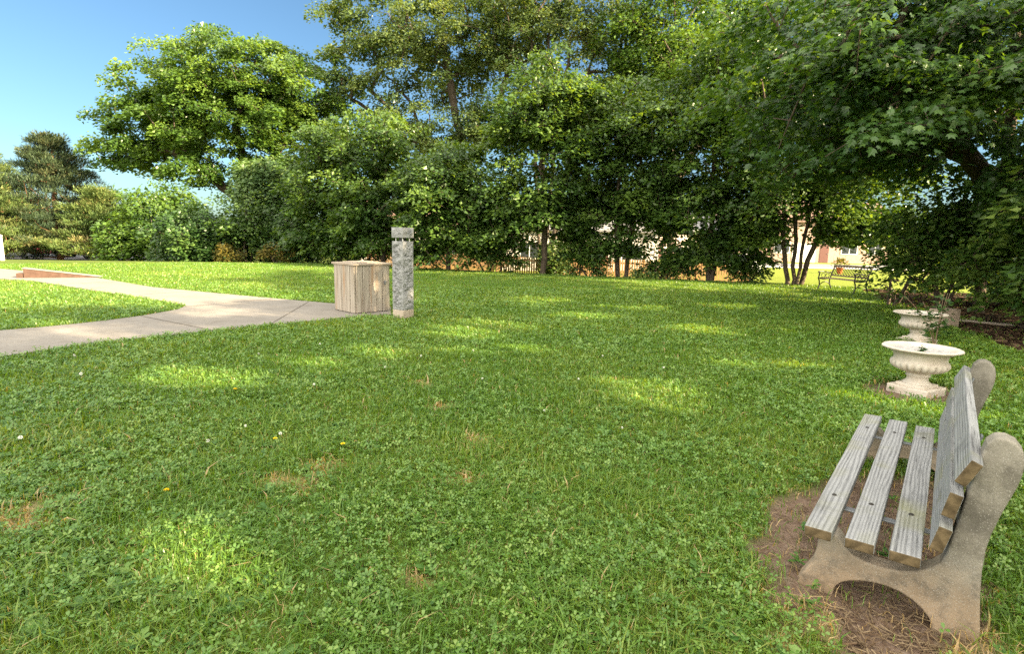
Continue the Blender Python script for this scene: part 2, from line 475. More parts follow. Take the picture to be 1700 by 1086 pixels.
# broad-leaved weeds in rosettes
WEED = leaf_mat('weed_leaves', [(0, (0.053, 0.135, 0.027)), (.6, (0.099, 0.195, 0.041)), (1, (0.182, 0.285, 0.068))], .3, (1.2, 1.2, .5), .45, .35)
x, y, r_ = scatter(70, 1.1, 16, 1.0, 1.0)
ok = lawn_ok(x, y, .85) & (rng.random(len(x)) < np.clip(vnoise(x, y, .8, 21) * 1.5, .25, 1)); x, y, r_ = x[ok], y[ok], r_[ok]
per = 9; n = len(x) * per
x = np.repeat(x, per); y = np.repeat(y, per)
th = rng.random(n) * 2 * np.pi; ln = (.03 + .06 * rng.random(n)) * np.repeat(.6 + .6 * rng.random(n // per), per); wd = ln * (.13 + .09 * rng.random(n)); el = np.clip(rng.normal(.5, .3, n), .05, 1.2)
V = np.zeros((n, 10, 3), np.float32)
for j, (tt, ww) in enumerate(((0, .3), (.3, .75), (.45, .55), (.72, 1.0), (1.0, .12))):
    dist = ln * tt * np.cos(el); z = .012 + ln * tt * np.sin(el) - ln * .45 * tt * tt * np.sin(el) * 1.1
    for q, sg in enumerate((-1, 1)):
        V[:, j * 2 + q, 0] = x + np.cos(th) * dist - np.sin(th) * sg * wd * ww
        V[:, j * 2 + q, 1] = y + np.sin(th) * dist + np.cos(th) * sg * wd * ww
        V[:, j * 2 + q, 2] = terrain(x, y) + np.maximum(z, .006) + .12 * wd
lo, st = rep_poly(n, 10, [(0, 1, 3, 2), (2, 3, 5, 4), (4, 5, 7, 6), (6, 7, 9, 8)])
tag(mesh_np('weeds', V.reshape(-1, 3), lo, st, WEED, face_attr=np.repeat(rng.random(n), 4)), kind='stuff', label='broad leaved weeds in the lawn', cat='weeds')

# straw and mulch chips
STRAW = leaf_mat('dead_straw_and_chips', [(0, (.06, .036, .024)), (.5, (.13, .085, .052)), (1, (.28, .21, .13))], .1, (1, 1, 1), .8, .1)
def chips(x, y, ln, wd, name, label, lo_t, hi_t):
    n = len(x); th = rng.random(n) * 2 * np.pi; ln = ln * (.5 + rng.random(n)); zt = rng.normal(0, .18, n)
    d = np.stack([np.cos(th), np.sin(th), zt], 1) * (ln / 2)[:, None]; sd = np.stack([-np.sin(th), np.cos(th), rng.normal(0, .4, n)], 1) * wd / 2
    c = np.stack([x, y, terrain(x, y) - .028 * soil_mask(x, y) + .008 + .008 * rng.random(n)], 1)
    V = np.stack([c - d - sd, c + d - sd, c + d + sd, c - d + sd], 1)
    lo, st = rep_poly(n, 4, [(0, 1, 2, 3)])
    tag(mesh_np(name, V.reshape(-1, 3), lo, st, STRAW, face_attr=lo_t + (hi_t - lo_t) * rng.random(n)), kind='stuff', label=label, cat=name.replace('_', ' '))
x = rng.uniform(.9, 3.6, 26000); y = rng.uniform(1.4, 4.6, 26000)
u = (x - BO[0]) * BW[0] + (y - BO[1]) * BW[1]
ok = (rng.random(len(x)) < soil_mask(x, y) * np.where(u > .15, .5, .12) + dry_mask(x, y) * .5)
chips(x[ok], y[ok], .07, .0035, 'straw', 'dead straw lying on bare soil under the bench', .3, 1)
x = rng.uniform(7, 16, 30000); y = rng.uniform(4, 20, 30000)
ok = mulch_mask(x, y) > .5
chips(x[ok], y[ok], .09, .03, 'mulch', 'dark bark mulch under the shrubs', 0, .55)

# ------------------------------------------------------------------ flowers
MW = plain_mat('white_petals', (.75, .75, .68), .7, .2)
MY = plain_mat('yellow_petals', (.85, .66, .03), .7, .2)
MS = plain_mat('flower_stalk', (.10, .19, .05), .6, .3)
def flower(name, label, group, x, y, hgt, rad, mat, globe):
    t = thing(name, label, 'flower', (x, y, tz(x, y)), rng.random() * 6, group)
    bm = bmesh.new(); tube(bm, [(0, 0, 0), (.006, 0, hgt * .5), (.004, .004, hgt)], .0018, 5)
    bm_obj('stalk', bm, MS, t)
    bm = bmesh.new()
    for k in range(46):
        zz = (1 - 2 * (k + .5) / 46) if globe else 1 - .9 * (k + .5) / 46
        th = k * 2.39996; q = math.sqrt(max(0, 1 - zz * zz))
        d = Vector((q * math.cos(th), q * math.sin(th), zz * (1 if globe else .45)))
        a = d.orthogonal().normalized() * rad * .24; c2 = d.cross(a).normalized() * rad * .12
        o_ = Vector((.004, .004, hgt))
        f = [o_ + d * rad * .25 - a * .3, o_ + d * rad * .8 - a + c2, o_ + d * rad * 1.05, o_ + d * rad * .8 + a - c2]
        bm.faces.new([bm.verts.new(p) for p in f])
    bm_obj('bloom', bm, mat, t)
WHITE = [(-2.15, 3.73, .017), (-5.12, 6.29, .02), (-4.4, 5.47, .019), (-3.46, 3.7, .018), (-2.04, 4.05, .013), (-1.7, 3.9, .015), (-1.95, 5.27, .014), (-1.42, 6.06, .015), (-1.12, 6.7, .015), (-.3, 5.64, .014), (.72, 5.72, .013), (1.18, 6.94, .015), (1.8, 6.35, .014), (-3.1, 6.6, .016), (-2.6, 7.3, .015), (-.5, 7.1, .015), (.3, 4.6, .012), (.9, 4.2, .012)]
for x, y, rr in WHITE:
    flower('clover_flower', 'small round white clover flower standing in the shaded lawn', 'white clover flowers in the lawn', x, y, .072, rr * .82, MW, True)
for x, y, rr in [(-1.97, 2.97, .017), (-1.18, 3.73, .017), (-2.62, 5.05, .02), (-1.7, 3.8, .015)]:
    flower('dandelion', 'small yellow dandelion flower blooming in the lawn', 'yellow dandelions in the lawn', x, y, .07, rr, MY, False)

# ------------------------------------------------------------------ weathered wood / concrete materials
def wood_mat(name, dark, light, moss=None, ends=True):
    b = NB(name)
    rn = b.rnd()
    c = b.n('ShaderNodeTexCoord')
    off = b.n('ShaderNodeVectorMath', operation='ADD')
    cb = b.n('ShaderNodeCombineXYZ')
    b.l(b.math('MULTIPLY', rn, 31.0), cb.inputs[0]); b.l(b.math('MULTIPLY', rn, 7.0), cb.inputs[1]); b.l(b.math('MULTIPLY', rn, 13.0), cb.inputs[2])
    b.l(c.outputs['Object'], off.inputs[0]); b.l(cb.outputs[0], off.inputs[1])
    mp = b.n('ShaderNodeMapping'); mp.inputs['Scale'].default_value = (1.1, 14, 14)
    b.l(off.outputs[0], mp.inputs['Vector'])
    wv = b.n('ShaderNodeTexWave'); wv.wave_type = 'BANDS'; wv.bands_direction = 'Y'
    wv.inputs['Scale'].default_value = 1.3; wv.inputs['Distortion'].default_value = 14; wv.inputs['Detail'].default_value = 4; wv.inputs['Detail Scale'].default_value = .45
    b.l(mp.outputs[0], wv.inputs['Vector'])
    mp2 = b.n('ShaderNodeMapping'); mp2.inputs['Scale'].default_value = (3, 130, 130)
    b.l(off.outputs[0], mp2.inputs['Vector'])
    fib = b.noise(mp2.outputs[0], 1.0, 4, .7)
    big = b.noise(off.outputs[0], 4, 4, .65)
    g = b.mix(.68, b.ramp(wv.outputs[1], [(.1, 0), (.6, 1)]), fib)
    c = b.mix(g, dark, light)
    c = b.mix(b.ramp(fib, [(.28, .8), (.42, 0)]), c, [k * .35 for k in dark])
    c = b.mix(b.ramp(big, [(.55, 0), (.75, .45)]), c, [k * .6 for k in dark])
    if moss is not None:
        c = b.mix(b.ramp(b.noise(off.outputs[0], 2.2, 3, .6), [(.52, 0), (.72, .6)]), c, moss)
    b.bump(b.math('ADD', g, fib), .004, .7)
    return b.done(c, .85, .2)
GREYWOOD = wood_mat('weathered_grey_wood', (.085, .085, .09), (.385, .39, .40), (.20, .20, .10))
ENDWOOD = plain_mat('mossy_end_grain', (.11, .08, .045), .9, .1, var=.6, scale=22, bump=.003)
TANWOOD = wood_mat('weathered_tan_planks', (.24, .185, .135), (.47, .40, .33))
def concrete_mat(name, base, stain, pink=None):
    b = NB(name)
    v = b.coord()
    n_big = b.noise(v, 3.2, 5, .65); n_mid = b.noise(v, 16, 4, .7); sp = b.voro(v, 120)
    c = b.mix(b.ramp(n_big, [(.38, 0), (.66, 1)]), base, stain)
    if pink is not None:
        sx = b.n('ShaderNodeSeparateXYZ'); b.l(v, sx.inputs[0])
        c = b.mix(b.ramp(b.math('ADD', sx.outputs[2], b.math('MULTIPLY', n_mid, .25)), [(.12, .75), (.42, 0)]), c, pink)
    c = b.mix(b.ramp(n_mid, [(.5, 0), (.72, .5)]), c, [k * .5 for k in stain])
    c = b.mix(b.ramp(sp, [(.10, .55), (.3, 0)]), c, (.42, .40, .37))
    c = b.mix(b.ramp(b.voro(v, 75), [(.06, .7), (.18, 0)]), c, (.09, .08, .07))
    fin = b.noise(v, 140, 3, .7)
    b.bump(b.math('ADD', b.math('MULTIPLY', n_mid, .5), fin), .0035, .7)
    return b.done(c, .92, .15)
BCONC = concrete_mat('stained_cast_concrete', (.285, .26, .22), (.115, .105, .088), (.36, .255, .165))
STEEL = plain_mat('dull_galvanised_steel', (.22, .23, .25), .5, .5, .6, var=.3, scale=14)
RUST = plain_mat('dark_bolt', (.045, .04, .035), .6, .4, .5)

# ------------------------------------------------------------------ park bench (concrete ends, wooden slats)
# local frame: x along the bench (0 = near end), y towards the back, z up
bench = thing('park_bench', 'weathered grey wooden slat bench with curved concrete ends on bare soil', 'bench', (BO[0], BO[1], 0), 0)
bench.matrix_world = Matrix(((BD[0], BW[0], 0, BO[0]), (BD[1], BW[1], 0, BO[1]), (0, 0, 1, 0), (0, 0, 0, 1)))
# (x, y, z) here is left-handed if x=BD, y=BW  -> use y = -BW
bench.matrix_world = Matrix(((BD[0], -BW[0], 0, BO[0]), (BD[1], -BW[1], 0, BO[1]), (0, 0, 1, 0), (0, 0, 0, 1)))
PROF = [(-.018, -.04), (-.018, .004), (.002, .04), (.022, .082), (.036, .13), (.044, .18), (.046, .262), (.112, .262), (.128, .245), (.155, .212), (.19, .19), (.235, .178), (.30, .177), (.36, .188), (.41, .21), (.455, .242), (.482, .275), (.497, .33), (.508, .42), (.522, .52), (.532, .62), (.548, .70), (.552, .76), (.562, .81), (.585, .838), (.615, .842), (.645, .83), (.668, .80), (.677, .76), (.676, .712), (.668, .66), (.652, .60), (.635, .53), (.619, .45), (.611, .38), (.611, .29), (.618, .19), (.628, .10), (.638, .02), (.64, -.04), (.488, -.04), (.486, -.005), (.474, .022), (.448, .052), (.41, .078), (.37, .093), (.32, .10), (.27, .095), (.225, .083), (.185, .066), (.155, .045), (.136, .02), (.128, -.01), (.126, -.04)]
for t0 in (.10, 1.93):
    bm = bmesh.new()
    prism(bm, [(t, z) for t, z in PROF], 0, 1)     # temp: u -> x, extrude y
    for v in bm.verts:
        u_, e_, z_ = v.co
        v.co = (t0 + e_ * .10, -u_, z_)
    bmesh.ops.recalc_face_normals(bm, faces=bm.faces[:])
    bm_obj('end_support', bm, BCONC, bench, bevel=.010, seg=3)
def slat(name, quad, x0, x1, seed):
    """quad: four (u, z) corners; slat runs along x; own origin so the grain differs"""
    quad = np.array(quad, float); cen = quad.mean(0)
    e = quad[1] - quad[0]; ang = math.atan2(e[1], e[0])
    W_ = np.linalg.norm(e); T_ = np.linalg.norm(quad[3] - quad[0])
    bm = bmesh.new()
    nseg = 14
    rr = random.Random(seed)
    rings = []
    for i in range(nseg + 1):
        xx = x0 + (x1 - x0) * i / nseg
        wob = .0012 * rr.uniform(-1, 1)
        rings.append([bm.verts.new((xx, yy, zz + wob)) for yy, zz in ((-W_ / 2, -T_ / 2), (W_ / 2, -T_ / 2), (W_ / 2, T_ / 2), (-W_ / 2, T_ / 2))])
    for a, c_ in zip(rings, rings[1:]):
        for k in range(4): bm.faces.new((a[k], a[(k + 1) % 4], c_[(k + 1) % 4], c_[k]))
    f0 = bm.faces.new(rings[0][::-1]); f1 = bm.faces.new(rings[-1])
    f0.material_index = f1.material_index = 1
    bmesh.ops.recalc_face_normals(bm, faces=bm.faces[:])
    o = bm_obj(name, bm, GREYWOOD, bench, bevel=.005, seg=2, loc=(0, -cen[0], cen[1]), rot=(-ang, 0, 0))
    o.data.materials.append(ENDWOOD)
    return o, W_, T_
def bolts(parent, xs, yy, zz):
    for xb in xs:
        bm = bmesh.new()
        bmesh.ops.create_cone(bm, cap_ends=True, segments=12, radius1=.0125, radius2=.009, depth=.006)
        bmesh.ops.translate(bm, verts=bm.verts[:], vec=(xb, yy, zz + .001))
        bm_obj('bolt', bm, RUST, parent)
Lb = 2.10
tk = .046
for i, u0 in enumerate((0.0, .156, .313)):
    zt = .311 + .002 * i
    o, W_, T_ = slat('seat_slat', [(u0, zt - tk), (u0 + .107, zt - tk + .003), (u0 + .107, zt + .003), (u0, zt)], 0.0, (2.13, 2.10, 2.05)[i], i)
    bolts(o, (.43, 1.76), (0, 0, 0)[i], T_ / 2)
for i, q in enumerate(([(.436, .372), (.457, .475), (.502, .466), (.481, .363)], [(.456, .508), (.474, .611), (.519, .603), (.501, .50)], [(.478, .672), (.520, .770), (.556, .757), (.516, .657)])):
    q = np.array(q)
    # front face = corner 0 -> 1 ; thickness towards the back
    o, W_, T_ = slat('back_slat', [q[0], q[1], q[2], q[3]], (0.0, .03, -.02)[i], (2.09, 2.10, 2.12)[i], 10 + i)
    bolts(o, (.43, 1.76), 0, T_ / 2 if False else -T_ / 2 - .002)
for xs in (.43, 1.76):
    bm = bmesh.new(); box(bm, xs - .022, xs + .022, -.45, -.02, .253, .262)
    bm_obj('seat_strap', bm, STEEL, bench, bevel=.002)
    bm = bmesh.new(); prism(bm, [(.484, .34), (.489, .34), (.540, .66), (.569, .75), (.561, .755), (.531, .66), (.523, .60)], xs - .02, xs + .02, 'y')
    for v in bm.verts: u_, e_, z_ = v.co; v.co = (e_, -u_, z_)
    bmesh.ops.recalc_face_normals(bm, faces=bm.faces[:])
    bm_obj('back_strap', bm, STEEL, bench)

# ------------------------------------------------------------------ urns
b = NB('painted_cast_stone')
v = b.coord()
c = b.mix(b.ramp(b.noise(v, 5, 5, .65), [(.35, 0), (.7, 1)]), (.60, .54, .475), (.47, .395, .325))
c = b.mix(b.ramp(b.noise(v, 28, 4, .75), [(.55, 0), (.72, .55)]), c, (.34, .28, .22))
b.bump(b.noise(v, 45, 4), .004, .5)
STONE = b.done(c, .85, .25)
SOILM = plain_mat('urn_potting_soil', (.42, .40, .39), .95, .1, var=.35, scale=30, bump=.01)
LEAFG = leaf_mat('seedling_leaves', [(0, (.03, .07, .02)), (1, (.07, .13, .035))])
TWIG = plain_mat('thin_brown_twig', (.16, .11, .07), .8, .2)
def leafset(centers, dirs, size, lrng, aspect=.42, fold=.18):
    n = len(centers)
    D = dirs / (np.linalg.norm(dirs, axis=1, keepdims=True) + 1e-9)
    up = np.tile([0, 0, 1.], (n, 1)) + lrng.normal(0, .35, (n, 3))
    S = np.cross(D, up); S /= (np.linalg.norm(S, axis=1, keepdims=True) + 1e-9)
    N = np.cross(S, D)
    L_ = size[:, None]
    V = np.stack([centers, centers + D * L_ * .42 + S * L_ * aspect - N * L_ * fold, centers + D * L_, centers + D * L_ * .42 - S * L_ * aspect - N * L_ * fold], 1)
    return V.reshape(-1, 3)
KITE = [(0, 1, 2), (0, 2, 3)]
def urn(label, x, y, z, rz, seed, Rr=.36, H=.485):
    t = thing('garden_urn', label, 'urn', (x, y, z), rz, 'pale stone urns along the lawn edge')
    k = Rr / .36; e = H / .485
    prof = [(.135, .085), (.13, .098), (.108, .112), (.098, .135), (.096, .158), (.108, .166), (.116, .176), (.106, .186), (.112, .206), (.165, .220), (.215, .243), (.246, .268), (.260, .295), (.263, .318), (.260, .332), (.252, .339), (.244, .345), (.240, .365), (.243, .39), (.254, .415), (.28, .438), (.318, .452), (.352, .460), (.36, .468), (.36, .478), (.352, .485), (.325, .482), (.305, .475), (.292, .455), (.285, .43), (.02, .428)]
    def mod(i, th):
        z0 = prof[i][1]
        if .206 <= z0 <= .318 and i < 14:
            g = abs(math.sin(12 * th))
            a = .15 * math.sin(math.pi * (z0 - .196) / .135)
            return 1 + a * (g ** .6 - .6)
        if i in (22, 23, 24, 25): return 1 + .008 * math.sin(9 * th) + .006 * math.sin(23 * th)
        return 1
    bm = bmesh.new(); lathe(bm, [(r_ * k, z_ * e) for r_, z_ in prof], 132, mod)
    bm_obj('bowl', bm, STONE, t, smooth=True)
    bm = bmesh.new(); box(bm, -.20 * k, .20 * k, -.20 * k, .20 * k, -.05, .058 * e)
    bmesh.ops.subdivide_edges(bm, edges=bm.edges[:], cuts=3, use_grid_fill=True)
    rr = random.Random(seed)
    for v in bm.verts: v.co += Vector((rr.uniform(-1, 1), rr.uniform(-1, 1), rr.uniform(-1, 1))) * .0025
    box(bm, -.145 * k, .145 * k, -.145 * k, .145 * k, .05 * e, .087 * e)
    bm_obj('plinth', bm, STONE, t, bevel=.012, seg=3)
    bm = bmesh.new()
    bmesh.ops.create_circle(bm, cap_ends=True, segments=48, radius=.288 * k)
    bmesh.ops.subdivide_edges(bm, edges=bm.edges[:], cuts=4)
    bmesh.ops.translate(bm, verts=bm.verts[:], vec=(0, 0, .442 * e))
    bm_obj('soil_fill', bm, SOILM, t)
    return t
urn('pale stone urn nearest the bench, with shallow dry soil and a wilted seedling', 4.42, 5.83, 0, R(28), 3)
urn('second pale stone urn, farther off and partly veiled by sapling leaves', 6.68, 8.95, 0, R(20), 4, .37, .49)
lr = np.random.default_rng(5)
def sprig(name, label, cat, x, y, z, H, nst, nl, size, seed, spread=.25, mat=LEAFG):
    lr = np.random.default_rng(seed)
    t = thing(name, label, cat, (x, y, z))
    bm = bmesh.new(); P, D = [], []
    for s_ in range(nst):
        a = lr.random() * 6.28; lean = spread * lr.random() * H
        hh = H * (.65 + .35 * lr.random())
        pts = [Vector((lean * math.cos(a) * f * f, lean * math.sin(a) * f * f, -.03 + (hh + .03) * f)) for f in np.linspace(0, 1, 7)]
        tube(bm, pts, [.006 * H / .8 * (1 - .7 * f) + .001 for f in np.linspace(0, 1, 7)], 5)
        for _ in range(nl):
            f = .35 + .65 * lr.random(); j = min(int(f * 6), 5); p = pts[j].lerp(pts[j + 1], f * 6 - j)
            aa = lr.random() * 6.28; d = np.array([math.cos(aa), math.sin(aa), lr.normal(-.1, .35)])
            P.append(np.array(p) + d * lr.random() * .13 * H); D.append(d)
    bm_obj('stem', bm, TWIG, t)
    P, D = np.array(P), np.array(D)
    V = leafset(P, D, size * (.6 + .7 * lr.random(len(P))), lr)
    lo, st = rep_poly(len(P), 4, KITE)
    mesh_np('leaves', V, lo, st, mat, t, face_attr=np.repeat(lr.random(len(P)), 2))
    return t
sprig('seedling', 'tiny wilted seedling lying on the soil of the nearer urn', 'seedling', 4.40, 5.80, .44, .08, 4, 4, .05, 2, .9)
sprig('sapling', 'leafy young sapling on thin stems standing between the two urns', 'sapling', 6.25, 8.0, 0, .95, 5, 30, .085, 3, .75)

# pale block and broken plank by the mulch
PBL = concrete_mat('pale_pink_block', (.42, .33, .26), (.32, .25, .19))
bm = bmesh.new(); box(bm, -.26, .26, -.13, .13, -.03, .36)
tag(bm_obj('stone_block', bm, PBL, bevel=.012, loc=(8.5, 10.75, 0), rot=(0, 0, R(20))), 'pale pinkish stone block standing behind the farther urn', 'block')
bm = bmesh.new(); box(bm, -.75, .75, -.07, .07, 0, .045)
bmesh.ops.subdivide_edges(bm, edges=bm.edges[:], cuts=3)
tag(bm_obj('wooden_plank', bm, TANWOOD, bevel=.006, loc=(9.55, 11.5, .01), rot=(0, R(1.5), R(-32))), 'pale wooden plank lying on the dark mulch beside the stone block', 'plank')

# ------------------------------------------------------------------ granite bollard light
b = NB('rock_faced_granite')
v = b.coord()
c = b.mix(b.ramp(b.noise(v, 7, 5, .7), [(.3, 0), (.7, 1)]), (.17, .17, .175), (.33, .33, .335))
c = b.mix(b.ramp(b.voro(v, 95), [(.12, .7), (.3, 0)]), c, (.09, .09, .095))
c = b.mix(b.ramp(b.voro(v, 70), [(.08, .6), (.2, 0)]), c, (.55, .54, .53))
b.bump(b.noise(v, 40, 5, .7), .01, .7)
GRAN = b.done(c, .8, .3)
boll = thing('granite_bollard', 'tall rough grey granite bollard light beside the wooden bin', 'bollard', (BOLL[0], BOLL[1], 0), R(56.5))
def rough_block(hx, z0, z1, amp, seed, nz):
    bm = bmesh.new()
    n = 14; ring_pts = []
    for s_ in range(4):
        for i in range(n):
            f = i / n
            a = ((-1, -1), (1, -1), (1, 1), (-1, 1))[s_]; c_ = ((1, -1), (1, 1), (-1, 1), (-1, -1))[s_]
            ring_pts.append(((a[0] + (c_[0] - a[0]) * f), (a[1] + (c_[1] - a[1]) * f), f, s_))
    rings = []
    for k in range(nz + 1):
        z = z0 + (z1 - z0) * k / nz
        ring = []
        for px, py, f, s_ in ring_pts:
            nrm = ((0, -1), (1, 0), (0, 1), (-1, 0))[s_]
            edge = min(f, 1 - f) * 2; ez = min(k, nz - k) / nz * (z1 - z0) / .08
            m = min(1, edge * 2.2) * min(1, ez)
            p = Vector((px * hx * 7 + seed, py * hx * 7, z * 7))
            q_ = lambda t_: round(t_ * 3.2) / 3.2
            d = amp * m * (.55 + 1.5 * q_(mnoise.noise(p * 1.1)) + 1.1 * q_(mnoise.noise(p * 2.3)) + .7 * mnoise.noise(p * 5))
            ring.append(bm.verts.new((px * hx + nrm[0] * d, py * hx + nrm[1] * d, z)))
        rings.append(ring)
    m_ = len(ring_pts)
    for a, c_ in zip(rings, rings[1:]):
        for i in range(m_): bm.faces.new((a[i], a[(i + 1) % m_], c_[(i + 1) % m_], c_[i]))
    bm.faces.new(rings[0][::-1]); bm.faces.new(rings[-1])
    return bm
bm_obj('shaft', rough_block(.136, .17, 1.44, .026, 1, 80), GRAN, boll)
bm_obj('cap_block', rough_block(.141, 1.505, 1.69, .018, 9, 12), GRAN, boll)
BBASE = concrete_mat('pink_footing', (.46, .38, .31), (.36, .29, .23))
bm = bmesh.new(); box(bm, -.139, .139, -.139, .139, -.06, .168)
bm_obj('footing', bm, BBASE, boll, bevel=.008)
for sx in (-1, 1):
    for sy in (-1, 1):
        bm = bmesh.new(); tube(bm, [(sx * .085, sy * .085, 1.435), (sx * .085, sy * .085, 1.51)], .011, 10)
        bm_obj('spacer_rod', bm, plain_mat('pale_metal_rod', (.6, .6, .58), .4, .5), boll)
bm = bmesh.new(); box(bm, -.05, .05, -.05, .05, 1.43, 1.51)
bm_obj('lamp_core', bm, plain_mat('dark_lamp_core', (.03, .03, .03), .5, .4), boll)

# ------------------------------------------------------------------ wooden bin
binr = R(-44)
binb = thing('wooden_bin', 'tan plank bin with a flat wooden lid at the end of the path', 'bin', (BIN[0], BIN[1], .022), binr)
# local x: along one face; near corner faces the viewer
hx_, hy_, hb = .385, .385, .93
def planks(name, n, along, fixed, lo, hi, t, seed, parent):
    rr = random.Random(seed)
    bm = bmesh.new(); wd = (hi - lo) / n
    for i in range(n):
        a0, a1 = lo + i * wd + .0045, lo + (i + 1) * wd - .0045
        off = rr.uniform(0, .012); z0 = .01 + rr.uniform(0, .006)
        if along == 'x': box(bm, a0, a1, fixed - t / 2 - off, fixed + t / 2, z0, hb)
        else: box(bm, fixed - t / 2, fixed + t / 2 + off, a0, a1, z0, hb)
    return bm_obj(name, bm, VPLANK, parent, bevel=.004, seg=2)
b = NB('vertical_tan_planks')
v = b.coord()
mp = b.n('ShaderNodeMapping'); mp.inputs['Scale'].default_value = (22, 22, 1.2); b.l(v, mp.inputs['Vector'])
g = b.noise(mp.outputs[0], 1.0, 5, .65, .6)
mp2 = b.n('ShaderNodeMapping'); mp2.inputs['Scale'].default_value = (120, 120, 3); b.l(v, mp2.inputs['Vector'])
fib = b.noise(mp2.outputs[0], 1, 3, .7)
c = b.mix(b.ramp(g, [(.3, 0), (.7, 1)]), (.23, .19, .15), (.48, .425, .365))
c = b.mix(b.ramp(fib, [(.3, .6), (.45, 0)]), c, (.14, .10, .075))
mp3 = b.n('ShaderNodeMapping'); mp3.inputs['Scale'].default_value = (8, 8, .7); b.l(v, mp3.inputs['Vector'])
c = b.mix(b.ramp(b.noise(mp3.outputs[0], 1, 3, .6), [(.58, 0), (.72, .6)]), c, (.33, .17, .07))
b.bump(b.math('ADD', g, fib), .006, .6)
VPLANK = b.done(c, .88, .15)
planks('side_panel', 5, 'x', -hy_, -hx_, hx_, .03, 1, binb)
planks('side_panel', 5, 'x', hy_, -hx_, hx_, .03, 2, binb)
planks('side_panel', 5, 'y', hx_, -hy_ + .018, hy_ - .018, .03, 3, binb)
planks('side_panel', 5, 'y', -hx_, -hy_ + .018, hy_ - .018, .03, 4, binb)
bm = bmesh.new()
lx = hx_ + .045; ly = hy_ + .045
box(bm, -lx, lx, -ly, -ly + .14, hb + .002, hb + .04); box(bm, -lx, lx, ly - .14, ly, hb + .002, hb + .04)
box(bm, -lx, -lx + .14, -ly + .143, ly - .143, hb + .004, hb + .038); box(bm, lx - .14, lx, -ly + .143, ly - .143, hb + .004, hb + .038)
bm_obj('lid_frame', bm, TANWOOD, binb, bevel=.004)
bm = bmesh.new()
for i in range(4): box(bm, -lx + .16 + i * .135, -lx + .16 + i * .135 + .13, -ly + .16, ly - .16, hb + .01, hb + .06)
bm_obj('lid', bm, TANWOOD, binb, bevel=.004)
bm = bmesh.new(); box(bm, hx_ + .02, hx_ + .05, .25, .29, .55, .62)
bm_obj('latch', bm, STEEL, binb, bevel=.004)

# ------------------------------------------------------------------ ramp wall by the path, post at the left
RED = plain_mat('reddish_ramp_brick', (.095, .058, .044), .9, .15, var=.22, scale=9, bump=.01)
p0, p1 = Vector((-14.75, 16.55, 0)), Vector((-13.1, 17.3, 0))
dd = (p1 - p0); ln = dd.length
rw = thing('ramp_wall', 'low reddish wedge shaped wall beside the rising path at left', 'wall', p0, math.atan2(dd.y, dd.x))
bm = bmesh.new(); prism(bm, [(0, -.03), (ln, -.03), (ln, .03), (0, .30)], 0, .28); bm_obj('wall_body', bm, RED, rw, bevel=.006)
bm = bmesh.new(); prism(bm, [(-.02, .303), (ln + .1, .032), (ln + .1, .052), (-.02, .328)], -.02, .30); bm_obj('coping', bm, CONC, rw, bevel=.006)
bm = bmesh.new(); box(bm, -.18, -.02, .01, .26, -.03, .16); bm_obj('end_step', bm, RED, rw, bevel=.006)
WHITEP = plain_mat('white_paint', (.72, .71, .68), .5, .4)
pt = thing('white_post', 'slim white post at the edge of the lawn in front of the pines', 'post', (-23.42, 25.3, tz(-23.42, 25.3)))
bm = bmesh.new(); tube(bm, [(0, 0, -.2), (0, 0, 1.1)], .08, 14); bm_obj('shaft', bm, WHITEP, pt, smooth=False)
bm = bmesh.new(); tube(bm, [(0, 0, 1.1), (0, 0, 1.13), (0, 0, 1.17)], [.10, .10, .04], 14); bm_obj('cap', bm, WHITEP, pt)

# ------------------------------------------------------------------ far iron bench
IRON = plain_mat('dark_cast_iron', (.022, .02, .02), .45, .5, .3)
SLATB = wood_mat('brown_bench_slats', (.12, .085, .06), (.30, .24, .18))
fbx, fby = 11.0, 18.4
fb = thing('iron_bench', 'ornate cast iron bench with lattice back under the far trees', 'bench', (fbx, fby, tz(fbx, fby)), math.atan2(-.97, .22))
# local x along the bench, local y = back direction
FL = 1.52
for sx in (-FL / 2, FL / 2):
    e = thing('end_frame', None, None); e.parent = fb
    COL.objects.unlink(e); bpy.data.objects.remove(e)
    bm = bmesh.new()
    Tt = lambda pts, r_: tube(bm, [(sx, yy, zz) for yy, zz in pts], r_, 8)
    Tt([(-.30, -.01), (-.26, .06), (-.22, .18), (-.24, .32), (-.29, .41), (-.27, .5), (-.25, .62)], .021)
    Tt([(.30, -.01), (.25, .08), (.20, .2), (.17, .32), (.19, .42), (.25, .62), (.34, .83), (.37, .85)], .021)
    Tt([(-.24, .40), (-.05, .38), (.19, .42)], .018)
    Tt([(-.22, .18), (-.1, .27), (0, .295), (.1, .27), (.20, .2)], .015)
    Tt([(-.32, .60), (-.29, .645), (-.2, .65), (0, .63), (.15, .60), (.25, .63)], .02)
    for (cy, cz, cr) in ((-.1, .51, .075), (.07, .50, .07)):
        Tt([(cy + cr * math.cos(a), cz + cr * math.sin(a)) for a in np.linspace(0, 2 * math.pi, 13)], .011)
    bm_obj('end_frame', bm, IRON, fb)
for i in range(6):
    yy = -.25 + i * .078
    bm = bmesh.new(); box(bm, -FL / 2, FL / 2, yy, yy + .058, .415, .44); bm_obj('seat_slat', bm, SLATB, fb, bevel=.004)
Bk = lambda f: (.215 + .125 * f, .50 + .34 * f)
bm = bmesh.new(); tube(bm, [(-FL / 2, *Bk(1)), (-FL / 4, Bk(1)[0], Bk(1)[1] + .012), (0, Bk(1)[0], Bk(1)[1] + .018), (FL / 4, Bk(1)[0], Bk(1)[1] + .012), (FL / 2, *Bk(1))], .032, 8)
bm_obj('top_rail', bm, SLATB, fb)
